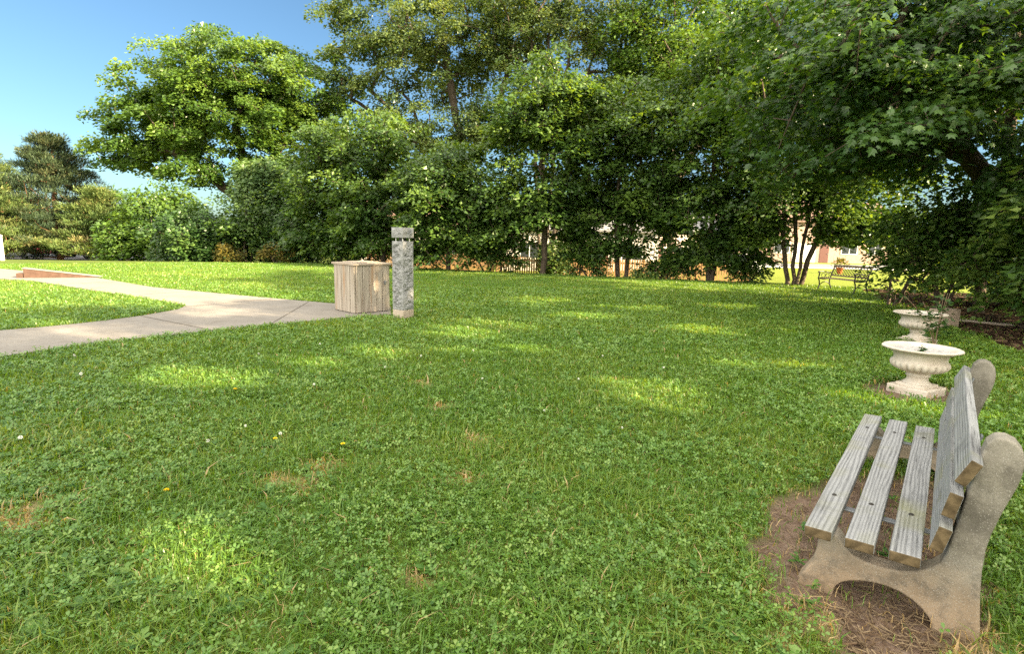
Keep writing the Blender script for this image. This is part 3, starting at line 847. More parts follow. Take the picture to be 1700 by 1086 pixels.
bm = bmesh.new(); tube(bm, [(-FL / 2, *Bk(.05)), (FL / 2, *Bk(.05))], .026, 8); bm_obj('lower_rail', bm, SLATB, fb)
bm = bmesh.new()
nl = 13; stp = FL / nl
for i in range(-4, nl):
    for sg in (1, -1):
        a0, a1 = -FL / 2 + i * stp, -FL / 2 + (i + 4) * stp
        f0, f1 = 0.05, 1.0
        if a0 < -FL / 2: f0 += (1 - .05) * (-FL / 2 - a0) / (a1 - a0); a0 = -FL / 2
        if a1 > FL / 2: f1 -= (1 - .05) * (a1 - FL / 2) / (4 * stp); a1 = FL / 2
        if a1 - a0 < .02: continue
        A, B_ = (a0 * sg, *Bk(f0)), (a1 * sg, *Bk(f1))
        tube(bm, [A, B_], .0085, 5)
bm_obj('lattice_back', bm, IRON, fb)

# ------------------------------------------------------------------ trees
BARK = NB('grey_brown_bark'); v = BARK.coord('Object', (6, 6, 1.3))
g = BARK.noise(v, 2.5, 6, .7)
BARK.bump(g, .05, .8)
BARK = BARK.done(BARK.ramp(g, [(.3, (.045, .034, .026)), (.7, (.15, .115, .088))]), .9, .15)
PBARK = NB('orange_pine_bark'); v = PBARK.coord('Object', (4, 4, 1.2)); g = PBARK.noise(v, 2.5, 6, .7); PBARK.bump(g, .05, .8)
PBARK = PBARK.done(PBARK.ramp(g, [(.3, (.10, .05, .03)), (.7, (.30, .16, .09))]), .9, .15)
MAPLE = leaf_mat('dark_maple_leaves', [(0, (0.037, 0.081, 0.021)), (.55, (0.067, 0.132, 0.028)), (1, (0.125, 0.206, 0.044))], .40, (1.75, 1.5, .35), .36, .5, .5)
OAK = leaf_mat('oak_leaves', [(0, (0.052, 0.112, 0.022)), (.55, (0.089, 0.169, 0.031)), (1, (0.149, 0.245, 0.050))], .40, (1.75, 1.5, .35), .36, .5, .4)
LOCUST = leaf_mat('airy_grey_green_leaves', [(0, (0.058, 0.104, 0.038)), (.55, (0.096, 0.152, 0.055)), (1, (0.160, 0.217, 0.087))], .40, (1.75, 1.5, .35), .36, .5, .4)
LILAC = leaf_mat('blue_green_shrub_leaves', [(0, (0.026, 0.064, 0.018)), (.6, (0.044, 0.099, 0.024)), (1, (0.081, 0.147, 0.037))], .25, (1.3, 1.3, .5), .38, .45, .6)
PALE = leaf_mat('pale_green_leaves', [(0, (0.064, 0.125, 0.043)), (.6, (0.097, 0.170, 0.060)), (1, (0.156, 0.227, 0.078))], .32, (1.3, 1.2, .5), .45, .35, .5)
GOLD = leaf_mat('golden_shrub_leaves', [(0, (.06, .07, .015)), (.6, (.12, .11, .022)), (1, (.26, .19, .035))], .3, (1.2, 1.1, .5), .5, .3)
PINE = leaf_mat('pine_needles', [(0, (0.068, 0.116, 0.039)), (.5, (0.123, 0.180, 0.060)), (.85, (0.184, 0.218, 0.075)), (1, (0.295, 0.257, 0.120))], .15, (1.2, 1.1, .5), .5, .3, .5)
SPRUCE = leaf_mat('dark_pine_needles', [(0, (0.036, 0.063, 0.039)), (.6, (0.068, 0.099, 0.051)), (1, (0.128, 0.135, 0.068))], .12, (1.2, 1.1, .5), .5, .3, .5)
NEARM = leaf_mat('near_maple_leaves', [(0, (0.028, 0.070, 0.017)), (.6, (0.049, 0.113, 0.026)), (1, (0.096, 0.173, 0.038))], .40, (1.75, 1.5, .35), .36, .5, .5)
BEECH = leaf_mat('yellow_green_branch_leaves', [(0, (0.045, 0.102, 0.022)), (.6, (0.083, 0.158, 0.033)), (1, (0.150, 0.225, 0.053))], .40, (1.75, 1.5, .35), .36, .5, .6)

def sample_env(envs, g, seed):
    C = []
    for (cx, cy, cz, rx, ry, rz, n) in envs:
        k = 0
        while k < n:
            d = g.normal(0, 1, 3); d /= np.linalg.norm(d)
            if d[2] < -.75: continue
            rad = (g.random() ** .42)
            bump_ = 1 + .34 * mnoise.noise(Vector(d * 2.1) + Vector((seed * 3.7, cx, 0))) + .22 * mnoise.noise(Vector(d * 4.7) + Vector((seed, 0, cz)))
            p = np.array([cx, cy, cz]) + d * np.array([rx, ry, rz]) * rad * bump_
            if p[2] < .12: p[2] = .12 + g.random() * .3
            C.append(p); k += 1
    return np.array(C)
def skeleton(stems, C, g, sag=.12, step=.45):
    P, par = [], []
    for st in stems:
        st = [np.array(q, float) for q in st]
        prev = -1
        for a, c_ in zip(st, st[1:]):
            m = max(2, int(np.linalg.norm(c_ - a) / step))
            for i in range(m):
                P.append(a + (c_ - a) * i / m + (g.normal(0, .035, 3) if P and i else 0)); par.append(prev); prev = len(P) - 1
        P.append(st[-1]); par.append(prev)
    # nearest clusters first
    Pn = np.array(P)
    d0 = np.array([np.min(np.linalg.norm(Pn - c_, axis=1)) for c_ in C])
    P = list(P)
    arr = np.zeros((len(P) + len(C) * 24, 3)); arr[:len(P)] = P; n = len(P)
    ends = np.zeros(len(C), int)
    for ci in np.argsort(d0):
        c_ = C[ci]
        dv = c_ - arr[:n]; dist = np.linalg.norm(dv, axis=1)
        hor = np.hypot(dv[:, 0], dv[:, 1])
        pen = np.maximum(0, -dv[:, 2] + .12 * hor) * .9        # branches like to rise
        j = int(np.argmin(dist + pen))
        a = arr[j].copy(); L_ = dist[j]
        m = int(min(20, max(1, L_ / step)))
        mid = (a + c_) / 2 + np.array([0, 0, L_ * sag]) + g.normal(0, .05 * L_, 3)
        prev = j
        for i in range(1, m + 1):
            f = i / m
            q = (1 - f) ** 2 * a + 2 * f * (1 - f) * mid + f * f * c_
            arr[n] = q; par.append(prev); prev = n; n += 1
        ends[ci] = prev
    return arr[:n], np.array(par), ends
def wood_mesh(name, P, par, base_r, tip_r, mat, parent, expo=2.35, nside=6):
    n = len(P)
    rad = np.zeros(n); acc = np.zeros(n)
    for i in range(n - 1, -1, -1):
        rad[i] = max(tip_r, acc[i] ** (1 / expo))
        if par[i] >= 0: acc[par[i]] += rad[i] ** expo
    roots = [i for i in range(n) if par[i] < 0]
    sc_ = base_r / max(rad[i] for i in roots)
    rad = np.maximum(tip_r, rad * sc_ if sc_ < 1 else tip_r + (rad - tip_r) * sc_)
    idx = np.where(par >= 0)[0]
    A, B_ = P[par[idx]], P[idx]
    # smooth joints: overlap a little
    d = B_ - A; L_ = np.linalg.norm(d, axis=1, keepdims=True); d = d / np.maximum(L_, 1e-6)
    ref = np.where(np.abs(d[:, 2:3]) > .9, np.array([[1., 0, 0]]), np.array([[0, 0, 1.]]))
    u = np.cross(d, ref); u /= np.linalg.norm(u, axis=1, keepdims=True); w_ = np.cross(d, u)
    ra = np.minimum(rad[par[idx]], rad[idx] * 1.5); rb = rad[idx]
    th = np.arange(nside) * 2 * np.pi / nside
    ring = np.cos(th)[None, :, None] * u[:, None, :] + np.sin(th)[None, :, None] * w_[:, None, :]
    V = np.concatenate([(A - d * L_ * .06)[:, None, :] + ring * ra[:, None, None], (B_ + d * L_ * .06)[:, None, :] + ring * rb[:, None, None]], 1)
    polys = [(k, (k + 1) % nside, nside + (k + 1) % nside, nside + k) for k in range(nside)]
    lo, st = rep_poly(len(idx), 2 * nside, polys)
    return mesh_np(name, V.reshape(-1, 3), lo, st, mat, parent, smooth=True)
SUNV = np.array(sv)
_gr = random.Random(12)
GAPS = [(-1.64, 2.5, .12), (-3.62, 5.6, .3), (-3.2, 5.9, .22), (-2.5, 6.6, .25), (-2.0, 7.2, .22), (-1.2, 9.2, .35), (-.6, 8.6, .3), (-.2, 9.6, .35), (-.7, 7.3, .22), (.1, 7.7, .25), (1.1, 5.6, .22), (1.5, 5.9, .2), (1.3, 5.2, .16), (3.35, 7.1, .22), (3.5, 5.4, .22), (3.9, 5.1, .2), (3.0, 9.4, .3), (1.2, 11, .35), (2.6, 12.5, .4), (5, 13.5, .4), (-.9, 10.0, .3), (.6, 14, .4), (8.2, 15.2, .4), (9.3, 15.6, .35), (4.9, 4.9, .18), (5.4, 5.2, .2), (-2.9, 2.5, .1), (-.3, 2.2, .06), (2.6, 6.9, .16)]
GAPS = [(x + _gr.uniform(-1, 1) * 1.5 * r_ * (k > 0), y + _gr.uniform(-1, 1) * 1.8 * r_ * (k > 0), r_ * (.68 if k == 0 else .38)) for x, y, r_ in GAPS for k in range(4)]
def sun_gap(P, t):
    W = P + np.array(t.location)
    keep = np.ones(len(P), bool)
    for gx_, gy_, gr in GAPS:
        v_ = W - np.array([gx_, gy_, 0.0])
        al = v_ @ SUNV
        d_ = np.linalg.norm(v_ - al[:, None] * SUNV, axis=1)
        keep &= ~((d_ < gr + .09) & (al > .5))
    return keep
HALF = [(0, 0), (.24, .04), (.5, .26), (.31, .36), (.46, .68), (.17, .60), (0, 1.0)]
def crown(name, C, per, Rc, flat, size, mat, parent, g, center, lobed=False, droop=.5, tdir=.45):
    n = len(C) * per
    ci = np.repeat(np.arange(len(C)), per)
    cs = (0.75 + .5 * g.random(len(C)))[ci]
    a = g.random(n) * 2 * np.pi; r_ = np.sqrt(g.random(n)) * Rc * cs
    out = C - np.asarray(center); out[:, 2] *= .4; out /= np.linalg.norm(out, axis=1, keepdims=True) + 1e-6
    off = np.stack([r_ * np.cos(a), r_ * np.sin(a), g.normal(0, Rc * flat, n) - droop * .35 * r_ * r_ / Rc], 1)
    # shelves tilt outward and down
    off[:, 2] -= (off[:, :2] * out[ci, :2]).sum(1) * .28
    P = C[ci] + off
    P[:, 2] = np.maximum(P[:, 2], .05)
    hd = np.stack([np.cos(a), np.sin(a), np.zeros(n)], 1) * .5 + out[ci] * .7 + g.normal(0, .5, (n, 3))
    hd[:, 2] = -droop + g.normal(0, .3, n)
    D = hd / np.linalg.norm(hd, axis=1, keepdims=True)
    sz = size * (.55 + .7 * g.random(n)) * (.75 + .55 * g.random(len(C)))[ci]
    tint = np.clip(.5 + .22 * g.normal(0, 1, n) + (.3 * g.normal(0, 1, len(C)))[ci], 0, 1)
    kp = sun_gap(P, parent)
    P, D, sz, tint = P[kp], D[kp], sz[kp], tint[kp]
    n = len(P)
    if not lobed:
        V = leafset(P, D, sz, g)
        lo, st = rep_poly(n, 4, KITE)
        return mesh_np(name, V, lo, st, mat, parent, face_attr=np.repeat(tint, 2))
    up = np.tile([0, 0, 1.], (n, 1)) + g.normal(0, .35, (n, 3))
    S = np.cross(D, up); S /= np.linalg.norm(S, axis=1, keepdims=True) + 1e-9
    N = np.cross(S, D)
    V = np.zeros((n, 14, 3), np.float32)
    for sg in (0, 1):
        for k, (sx, ay) in enumerate(HALF):
            s_ = sx if sg == 0 else -sx
            V[:, sg * 7 + k] = P + D * (sz * ay)[:, None] + S * (sz * s_)[:, None] - N * (sz * (sx * .28 + .12 * ay * ay))[:, None]
    lo, st = rep_poly(n, 14, [tuple(range(7)), tuple(range(13, 6, -1))])
    return mesh_np(name, V.reshape(-1, 3), lo, st, mat, parent, face_attr=np.repeat(tint, 2))
def tree(name, label, cat, x, y, stems, envs, seed, per, Rc, flat, size, mat, base_r, bark=None, group=None, lobed=False, droop=.5, sag=.12, tip=.009):
    g = np.random.default_rng(seed)
    t = thing(name, label, cat, (x, y, tz(x, y)), 0, group)
    C = sample_env(envs, g, seed)
    P, par, ends = skeleton(stems, C, g, sag)
    wood_mesh('trunk', P, par, base_r, tip, bark or BARK, t)
    ctr = np.average(np.array([e_[:3] for e_ in envs]), axis=0, weights=[e_[6] for e_ in envs])
    crown('crown', C, per, Rc, flat, size, mat, t, g, ctr, lobed, droop)
    return t
def stem(h, lean=(0, 0), base=(0, 0), kink=.1, seed=0):
    rr = random.Random(seed)
    return [(base[0] + lean[0] * f + rr.uniform(-kink, kink) * (f > 0), base[1] + lean[1] * f + rr.uniform(-kink, kink) * (f > 0), -.25 + (h + .25) * f) for f in (0, .25, .5, .75, 1)]

# --- big oak at the left
tree('oak_tree', 'large spreading sunlit oak standing alone against the sky at left', 'tree', -19.6, 40,
     [stem(9.5, (.3, 0), (0, 0), .2, 1) + [(1.2, 0, 13)], [(0, 0, 4.6), (-2.0, .3, 6.2), (-4.4, .2, 7.8)], [(0.1, 0, 5), (2.4, -.3, 7.2), (4.2, -.3, 9.5)]],
     [(-.6, 0, 11.6, 6.8, 5, 4.4, 270), (4.4, 0, 10.2, 4.4, 4, 4.8, 140), (-5.2, 0, 9.4, 3.8, 4, 3.0, 100), (-7.3, 0, 7.6, 2.3, 3, 1.8, 40), (1, -1, 6.4, 5.4, 4, 1.6, 60)], 11, 150, .72, .26, .225, OAK, .36, tip=.012)
# --- pines at the far left
def pine(label, x, y, h, wdt, seed, mat, n, dens=46, ex=.6):
    g = np.random.default_rng(seed)
    t = thing('pine_tree', label, 'tree', (x, y, tz(x, y)), 0, 'pines at the lawn edge')
    C = []
    for k in range(n):
        f = g.random() ** 1.15
        z = .25 + (h - .35) * f + g.normal(0, .22)
        rmax = wdt / 2 * (1 - f) ** ex * (.75 + .5 * mnoise.noise(Vector((z * .9, seed, k * .05))) + .25)
        a = g.random() * 6.283; r_ = rmax * g.random() ** .6
        C.append((r_ * math.cos(a), r_ * math.sin(a), z + .16 * r_))
    C = np.array(C)
    P, par, ends = skeleton([stem(h * .93, (.2, 0), (0, 0), .08, seed)], C, g, .02)
    wood_mesh('trunk', P, par, .22, .014, PBARK, t)
    per = dens * 4; m = len(C) * per; ci = np.repeat(np.arange(len(C)), per)
    cs = (.7 + .6 * g.random(len(C)))[ci]
    out = C.copy(); out[:, 2] = 0; out /= np.linalg.norm(out, axis=1, keepdims=True) + 1e-6
    aa = g.random(m) * 6.283; rr_ = np.sqrt(g.random(m)) * .62 * cs
    pos = C[ci] + np.stack([rr_ * np.cos(aa), rr_ * np.sin(aa), g.normal(0, .10, m) + .18 * rr_], 1) + out[ci] * .15
    D = out[ci] * .35 + np.stack([np.cos(aa), np.sin(aa), np.zeros(m)], 1) * .4 + np.array([0, 0, .55]) + g.normal(0, .35, (m, 3))
    V = leafset(pos, D, .24 * (.6 + .7 * g.random(m)), g, .11, .02)
    lo, st = rep_poly(m, 4, KITE)
    tint = np.clip(.40 + .16 * g.normal(0, 1, m) + (.2 * g.normal(0, 1, len(C)))[ci] + .16 * np.maximum(0, 1 - C[ci, 2] / (h * .35)), 0, 1)
    mesh_np('crown', V, lo, st, mat, t, face_attr=np.repeat(tint, 2))
    return t
pine('yellow green pine nearest the left edge of the lawn', -34.6, 36, 6.0, 8.0, 21, PINE, 280)
pine('tall dark blue green pine between two sunlit pines', -32.4, 39.5, 8.4, 11.5, 22, SPRUCE, 420, 46, .85)
pine('short sunlit pine between the dark pine and the oak', -28.0, 38, 4.8, 6.4, 23, PINE, 190)
pine('broad yellow green pine rising behind the white post', -41, 44, 7.6, 9, 24, PINE, 280)

# --- shrubs below the oak
def shrub(name, label, x, y, envs, seed, per, Rc, size, mat, flat=.4, group='shrubs along the tree line', droop=.5):
    n0 = envs[0]
    st = [[(random.Random(seed + k).uniform(-.3, .3), random.Random(seed + k + 9).uniform(-.3, .3), -.2), (math.cos(k * 1.7) * n0[3] * .35, math.sin(k * 1.7) * n0[4] * .35, n0[2])] for k in range(4)]
    return tree(name, label, 'shrub', x, y, st, envs, seed, per, Rc, flat, size, mat, .06, group=group, droop=droop)
shrub('round_shrub', 'dense round dark green shrub under the oak beside the pines', -18.2, 31.5, [(0, 0, 1.6, 2.3, 2, 1.9, 120), (1.3, 0, 1.4, 1.8, 1.5, 1.6, 50)], 31, 120, .5, .17, LILAC)
shrub('yellow_shrub', 'yellow green sunlit bushy shrub beneath the oak branches', -22.5, 36, [(0, 0, 2.6, 3.0, 2, 2.6, 150), (-2.4, -.4, 1.6, 1.6, 1.4, 1.6, 60)], 32, 80, .6, .2, OAK)
shrub('loose_shrub', 'loose dark shrub with gaps beneath the oak trunk', -15.0, 31, [(0, 0, 1.9, 1.7, 1.6, 2.0, 60)], 33, 80, .55, .18, MAPLE)
shrub('pale_understory_tree', 'pale green slender bushy tree in front of the oak trunk', -14.6, 33.5, [(0, 0, 4.2, 2.5, 2.2, 3.0, 120), (1.2, -.5, 2.2, 2, 1.5, 2, 60)], 34, 90, .65, .2, PALE)
shrub('golden_shrub', 'small golden yellow shrub low on the lawn edge', -15.2, 29.6, [(0, 0, .55, .7, .5, .55, 26)], 35, 60, .3, .12, GOLD)
shrub('rusty_shrub', 'small rusty yellow shrub between the dark maples and the lawn', -12.6, 29.3, [(0, 0, .5, .9, .5, .45, 26)], 36, 50, .3, .12, GOLD)
shrub('leafy_shrub', 'dark leafy shrub filling between the pale tree and the maples', -12.2, 31, [(0, 0, 1.7, 2.2, 1.6, 1.9, 100)], 37, 90, .55, .18, LILAC)

# --- maples along the lawn, from the oak to the right
G_M = 'dark maples along the lawn'
tree('maple_tree', 'broad dark maple with foliage to the ground right of the oak', 'tree', -9.4, 30, [stem(6, (.1, 0), seed=41)], [(0, 0, 4.2, 2.9, 2.6, 3.9, 170), (-.6, 0, 1.7, 3.0, 2.3, 1.7, 80)], 41, 84, .62, .22, .2, MAPLE, .16, group=G_M)
tree('maple_tree', 'dark maple with hanging foliage directly behind the wooden bin', 'tree', -6.5, 27.8, [stem(6, (.1, 0), seed=42)], [(0, 0, 4.2, 2.5, 2.4, 3.4, 145), (0, 0, 1.8, 2.5, 2, 1.7, 80)], 42, 84, .62, .22, .19, MAPLE, .15, group=G_M)
tree('maple_tree', 'low spreading dark maple just right of the granite bollard', 'tree', -3.0, 25.6, [stem(4.6, (.1, 0), seed=43)], [(0, 0, 3.4, 2.7, 2.2, 2.6, 170), (.1, 0, 1.5, 2.5, 2, 1.3, 75)], 43, 84, .62, .22, .18, MAPLE, .13, group=G_M)
tree('maple_tree', 'sunlit topped maple with one bare dark trunk above the fence', 'tree', 1.3, 24.5, [stem(7.5, (-.1, 0), seed=44)], [(0, 0, 6.2, 2.6, 2.3, 3.2, 200), (-.2, 0, 3.2, 2.5, 2.1, 1.6, 90), (-1.6, 0, 2.0, 1.3, 1.2, 1.2, 36), (1.4, .2, 2.1, 1.1, .9, .9, 20)], 44, 84, .62, .22, .18, MAPLE, .15, group=G_M)
tree('maple_tree', 'twin stemmed maple standing in front of the picket fence', 'tree', 4.75, 24.2, [stem(6.6, (-.3, 0), (-.12, 0), seed=45), stem(6.2, (.5, 0), (.16, .1), seed=46)], [(0, 0, 5.6, 2.6, 2.3, 3.2, 190), (.3, 0, 3.0, 2.3, 2, 1.4, 80), (-.4, .2, 1.5, 2.0, 1.0, .8, 26)], 45, 84, .62, .22, .18, MAPLE, .12, group=G_M)
tree('maple_tree', 'tall yellow topped maple left of the many stemmed clump', 'tree', 8.0, 22.6, [stem(7.5, (-.2, 0), seed=47), stem(6.2, (.5, .2), (.12, 0), seed=48)], [(-.1, 0, 6.4, 2.4, 2.3, 3.5, 210), (-.2, 0, 3.2, 2.4, 2, 1.7, 90), (.2, 0, 1.3, 1.5, 1, 1.0, 40), (1.7, .1, 2.0, 1.0, .9, .8, 26)], 46, 84, .62, .22, .17, MAPLE, .11, group=G_M)
tree('maple_tree', 'many stemmed maple clump with bare dark stems beside the iron bench', 'tree', 10.75, 21.1, [stem(7, (-.9, 0), (-.22, 0), seed=49), stem(7.5, (-.1, .2), (-.06, .05), seed=50), stem(7, (.7, 0), (.1, -.05), seed=51), stem(6.5, (1.5, .3), (.26, .05), seed=52)],
     [(-.2, 0, 6.6, 3.1, 2.8, 4.0, 260), (-.6, -.3, 3.4, 2.8, 2.2, 1.3, 90), (2.2, 0, 4.4, 2.2, 2.2, 2.4, 90), (2.2, -.6, 2.2, 2.0, 1.5, .75, 64), (-1.6, .1, 1.9, 1.1, .9, .8, 26)], 47, 84, .62, .22, .165, MAPLE, .10, group=G_M)
G_S = 'slender young maples between the bigger ones'
for i, (x, y, hh, lab) in enumerate([(-.6, 25.3, 4.6, 'slender young maple left of the single bare trunk'), (2.9, 24.7, 4.4, 'slender young maple between the bare trunk and the twin stems'), (6.35, 23.7, 4.8, 'slender young maple between the twin stems and the yellow topped maple'), (9.5, 22.4, 4.2, 'slender young maple just left of the stem clump')]):
    tree('young_maple', lab, 'tree', x, y, [stem(hh * .85, (.1, 0), seed=140 + i)], [(0, 0, hh * .6, 1.1, 1.0, hh * .42, 56), (.2, 0, 1.0, 1.0, .8, .7, 16)], 140 + i, 70, .55, .22, .16, MAPLE, .05, group=G_S)
# --- tall airy trees behind
G_T = 'tall trees rising behind the maples'
tree('tall_tree', 'tall airy grey green tree with spreading limbs next to the oak', 'tree', -3.6, 39.5, [stem(8, (0, 0), seed=61) + [(-.8, 0, 12), (-1.6, 0, 16)], [(0, 0, 6), (-3, 0, 9.5), (-6, 0, 12)], [(0, 0, 7.5), (2.2, 0, 11), (3.2, 0, 15)]],
     [(-4.0, 0, 15.2, 5.9, 4, 6.0, 200), (1.6, 0, 15.4, 5, 4, 6, 140), (-4, -.5, 9.6, 4.6, 3, 2.2, 64), (1.2, -1, 9.6, 3, 2.4, 2.2, 50)], 61, 128, .75, .25, .2, LOCUST, .36, group=G_T, tip=.013)
tree('tall_tree', 'tall tree with several upright bare stems above the sunlit maple', 'tree', 1.8, 37, [stem(15, (-.8, 0), (-.1, 0), seed=62), stem(16, (.2, 0), (0, 0), seed=63), stem(15, (1.3, 0), (.1, 0), seed=64), stem(14, (2.6, 0), (.2, 0), seed=65)],
     [(.8, 0, 16.5, 6.5, 4.5, 4.5, 150), (5.0, 0, 13.2, 3.2, 3, 4, 90), (2.0, 0, 10.6, 3.8, 3, 2.4, 60)], 62, 112, .75, .25, .2, LOCUST, .22, group=G_T, tip=.013)
tree('tall_tree', 'dark crowned tall tree behind the twin stemmed maple', 'tree', 9.8, 34.5, [stem(13, (-.6, 0), seed=66), [(0, 0, 6), (2, 0, 10), (3.4, 0, 14)]],
     [(-.3, 0, 14, 5, 4, 5.5, 220), (4, 0, 12.5, 3.6, 3, 4.5, 110)], 63, 95, .8, .3, .22, OAK, .3, group=G_T, tip=.013)
tree('maple_tree', 'big overhanging maple with large leaves and thick dark trunk behind the urns', 'tree', 11.3, 13.2,
     [stem(4.2, (0, 0), (0, 0), .06, 71) + [(-.4, -.3, 5.8), (-.8, -.5, 7.4)], [(0, 0, 2.6), (-2.6, -1.4, 4.2), (-5.2, -3, 5.0)], [(0, 0, 3.2), (-1.6, 2.2, 5), (-3, 3.6, 6)], [(0, 0, 2.9), (1.2, -2.6, 5), (1.6, -4.8, 6.4)]],
     [(-1, -.6, 5.6, 6.0, 5.6, 2.7, 370), (-4.2, -2.6, 4.6, 2.6, 2.6, 1.9, 120), (-3.0, .8, 3.8, 2.6, 2.2, 1.3, 70), (-.6, -2.8, 3.6, 2.2, 1.6, 1.2, 55)], 71, 92, .56, .2, .128, NEARM, .24, group=G_M, lobed=True, droop=.55)
# --- low leafy growth at the right edge
G_R = 'leafy shrubs over the mulch'
shrub('leafy_shrub', 'tall leafy shrub over the mulch behind the second urn', 10.6, 13.6, [(-.3, 0, 1.5, 1.5, 1.3, 1.35, 100), (.6, -.6, 2.2, 1.5, 1.2, 1.2, 60)], 81, 60, .45, .13, BEECH, .28, G_R)
shrub('leafy_shrub', 'dark leafy shrub with branches down to the mulch at the right edge', 9.9, 10.4, [(.2, 0, 1.3, 1.5, 1.2, 1.2, 100), (.3, .3, 2.4, 1.3, 1.1, 1.0, 60)], 82, 60, .42, .13, BEECH, .26, G_R)
shrub('leafy_shrub', 'bright green arching shrub hanging into the right edge of the view', 9.0, 8.9, [(0, 0, 2.4, 1.0, .9, .9, 50), (.4, -.1, 1.3, 1.1, .9, 1.0, 45)], 83, 55, .4, .13, BEECH, .26, G_R)
shrub('leafy_shrub', 'small thin leaved shrub between the iron bench and the second urn', 10.2, 14.6, [(0, 0, .75, .9, .8, .7, 40)], 84, 40, .36, .11, BEECH, .3, G_R)
shrub('leafy_shrub', 'dark shrub filling the shade behind the thick maple trunk', 13.6, 15.4, [(0, 0, 1.1, 2.0, 1.8, 1.0, 90), (1.8, -2.4, 1.1, 2, 2, 1.0, 70)], 85, 60, .5, .15, MAPLE, .3, G_R)
# --- low brush under the maples, along the crest
G_B = 'low brush at the foot of the maples'
for i, (x, y, rw_, rh, lab) in enumerate([(-7.8, 28.4, 1.6, .8, 'low dark brush at the foot of the broad maple'), (-4.6, 26.6, 1.2, .75, 'low dark brush left of the bollard under the maples'), (-1.2, 24.9, 1.3, .8, 'low dark brush left of the single bare trunk'), (3.3, 24.0, 1.0, .5, 'sparse low brush in front of the picket fence'), (6.4, 23.2, 1.3, .55, 'sparse low brush left of the tall yellow topped maple'), (9.4, 22.2, 1.0, .5, 'sparse low brush between the yellow topped maple and the stem clump')]):
    shrub('low_brush', lab, x, y, [(0, 0, rh * .8, rw_, .7, rh, (60, 50, 50, 22, 26, 24)[i])], 90 + i, 40, .32, .12, MAPLE, .4, G_B)

# --- trees that continue the row past the right edge and shade the lawn
G_K = 'maples continuing the row past the view'
for i, (x, y, hh) in enumerate([(15.2, 8.0, 8.2), (14.6, 2.4, 9.4), (14.2, -1.5, 11.4), (14.0, -6.5, 12), (13, -12, 12)]):
    tree('maple_tree', ('row maple right beside the overhanging maple', 'second row maple past the view, level with the urns', 'third row maple past the view, level with the bench', 'tall row maple past the view, level with where the viewer stands', 'tall maple farthest back in the row behind the viewer')[i], 'tree', x, y, [stem(hh * .75, seed=100 + i)], [(0, 0, hh * .58, 3.1, 3.1, hh * .42, 230)], 100 + i, 92, .7, .25, .21, MAPLE, .18, group=G_K)

# ------------------------------------------------------------------ beyond the trees: fence, hedge, houses, cars
FENCEW = plain_mat('honey_fence_wood', (.35, .205, .10), .8, .2, var=.3, scale=5)
def fence(name, label, x0, y0, x1, y1, h, zb, gap, cat='fence'):
    d = Vector((x1 - x0, y1 - y0, 0)); L_ = d.length
    t = thing(name, label, cat, (x0, y0, zb), math.atan2(d.y, d.x))
    npost = max(2, int(L_ / 2.4) + 1)
    for i in range(npost):
        xx = L_ * i / (npost - 1)
        bm = bmesh.new(); box(bm, xx - .05, xx + .05, .03, .13, -.1, h + .08); bm_obj('post', bm, FENCEW, t, bevel=.01)
    for zz in (.25, h - .25):
        bm = bmesh.new(); box(bm, 0, L_, .0, .028, zz, zz + .09); bm_obj('rail', bm, FENCEW, t)
    bm = bmesh.new(); k = int(L_ / (.10 + gap)); rr = random.Random(3)
    for i in range(k):
        xx = i * (.10 + gap) + .01
        prism(bm, [(xx, .06), (xx + .095, .06), (xx + .095, h - .04 + rr.uniform(-.01, .01)), (xx + .048, h + .02), (xx, h - .04)], -.024, -.004)
    bm_obj('picket_panel', bm, FENCEW, t)
    return t
fence('picket_fence', 'honey brown wooden picket fence behind the twin stemmed maple', -1.0, 32.2, 12.8, 30.0, 1.6, -1.12, .035)
fence('board_fence', 'orange brown board fence behind the low spreading maple', -9, 34.0, -1.2, 32.4, 1.65, -1.12, .022)
HEDGE = leaf_mat('garden_hedge_leaves', [(0, (.035, .075, .015)), (.6, (.06, .11, .022)), (1, (.12, .15, .03))], .3, (1.3, 1.2, .4))
shrub('garden_shrub', 'round green garden shrub behind the picket fence', 3.6, 36, [(0, 0, 1.2, 2.3, 1.4, 1.3, 80)], 121, 50, .5, .2, HEDGE, .4, 'garden shrubs behind the fence')
shrub('garden_shrub', 'yellow green garden shrub seen beside the single bare trunk', 2.3, 31.2, [(0, 0, 1.2, .8, .7, 1.6, 40)], 122, 50, .45, .18, HEDGE, .4, 'garden shrubs behind the fence')
shrub('garden_shrub', 'green shrub beside the driveway behind the stem clump', 14.2, 42, [(0, 0, 1.4, 1.4, 1.2, 1.5, 60)], 123, 50, .5, .2, HEDGE, .4, 'garden shrubs behind the fence')
shrub('garden_shrub', 'sunlit low shrub in front of the orange fence boards', 6.6, 27.6, [(0, 0, .6, 1.1, .7, .7, 36)], 124, 45, .35, .15, HEDGE, .4, 'garden shrubs behind the fence')

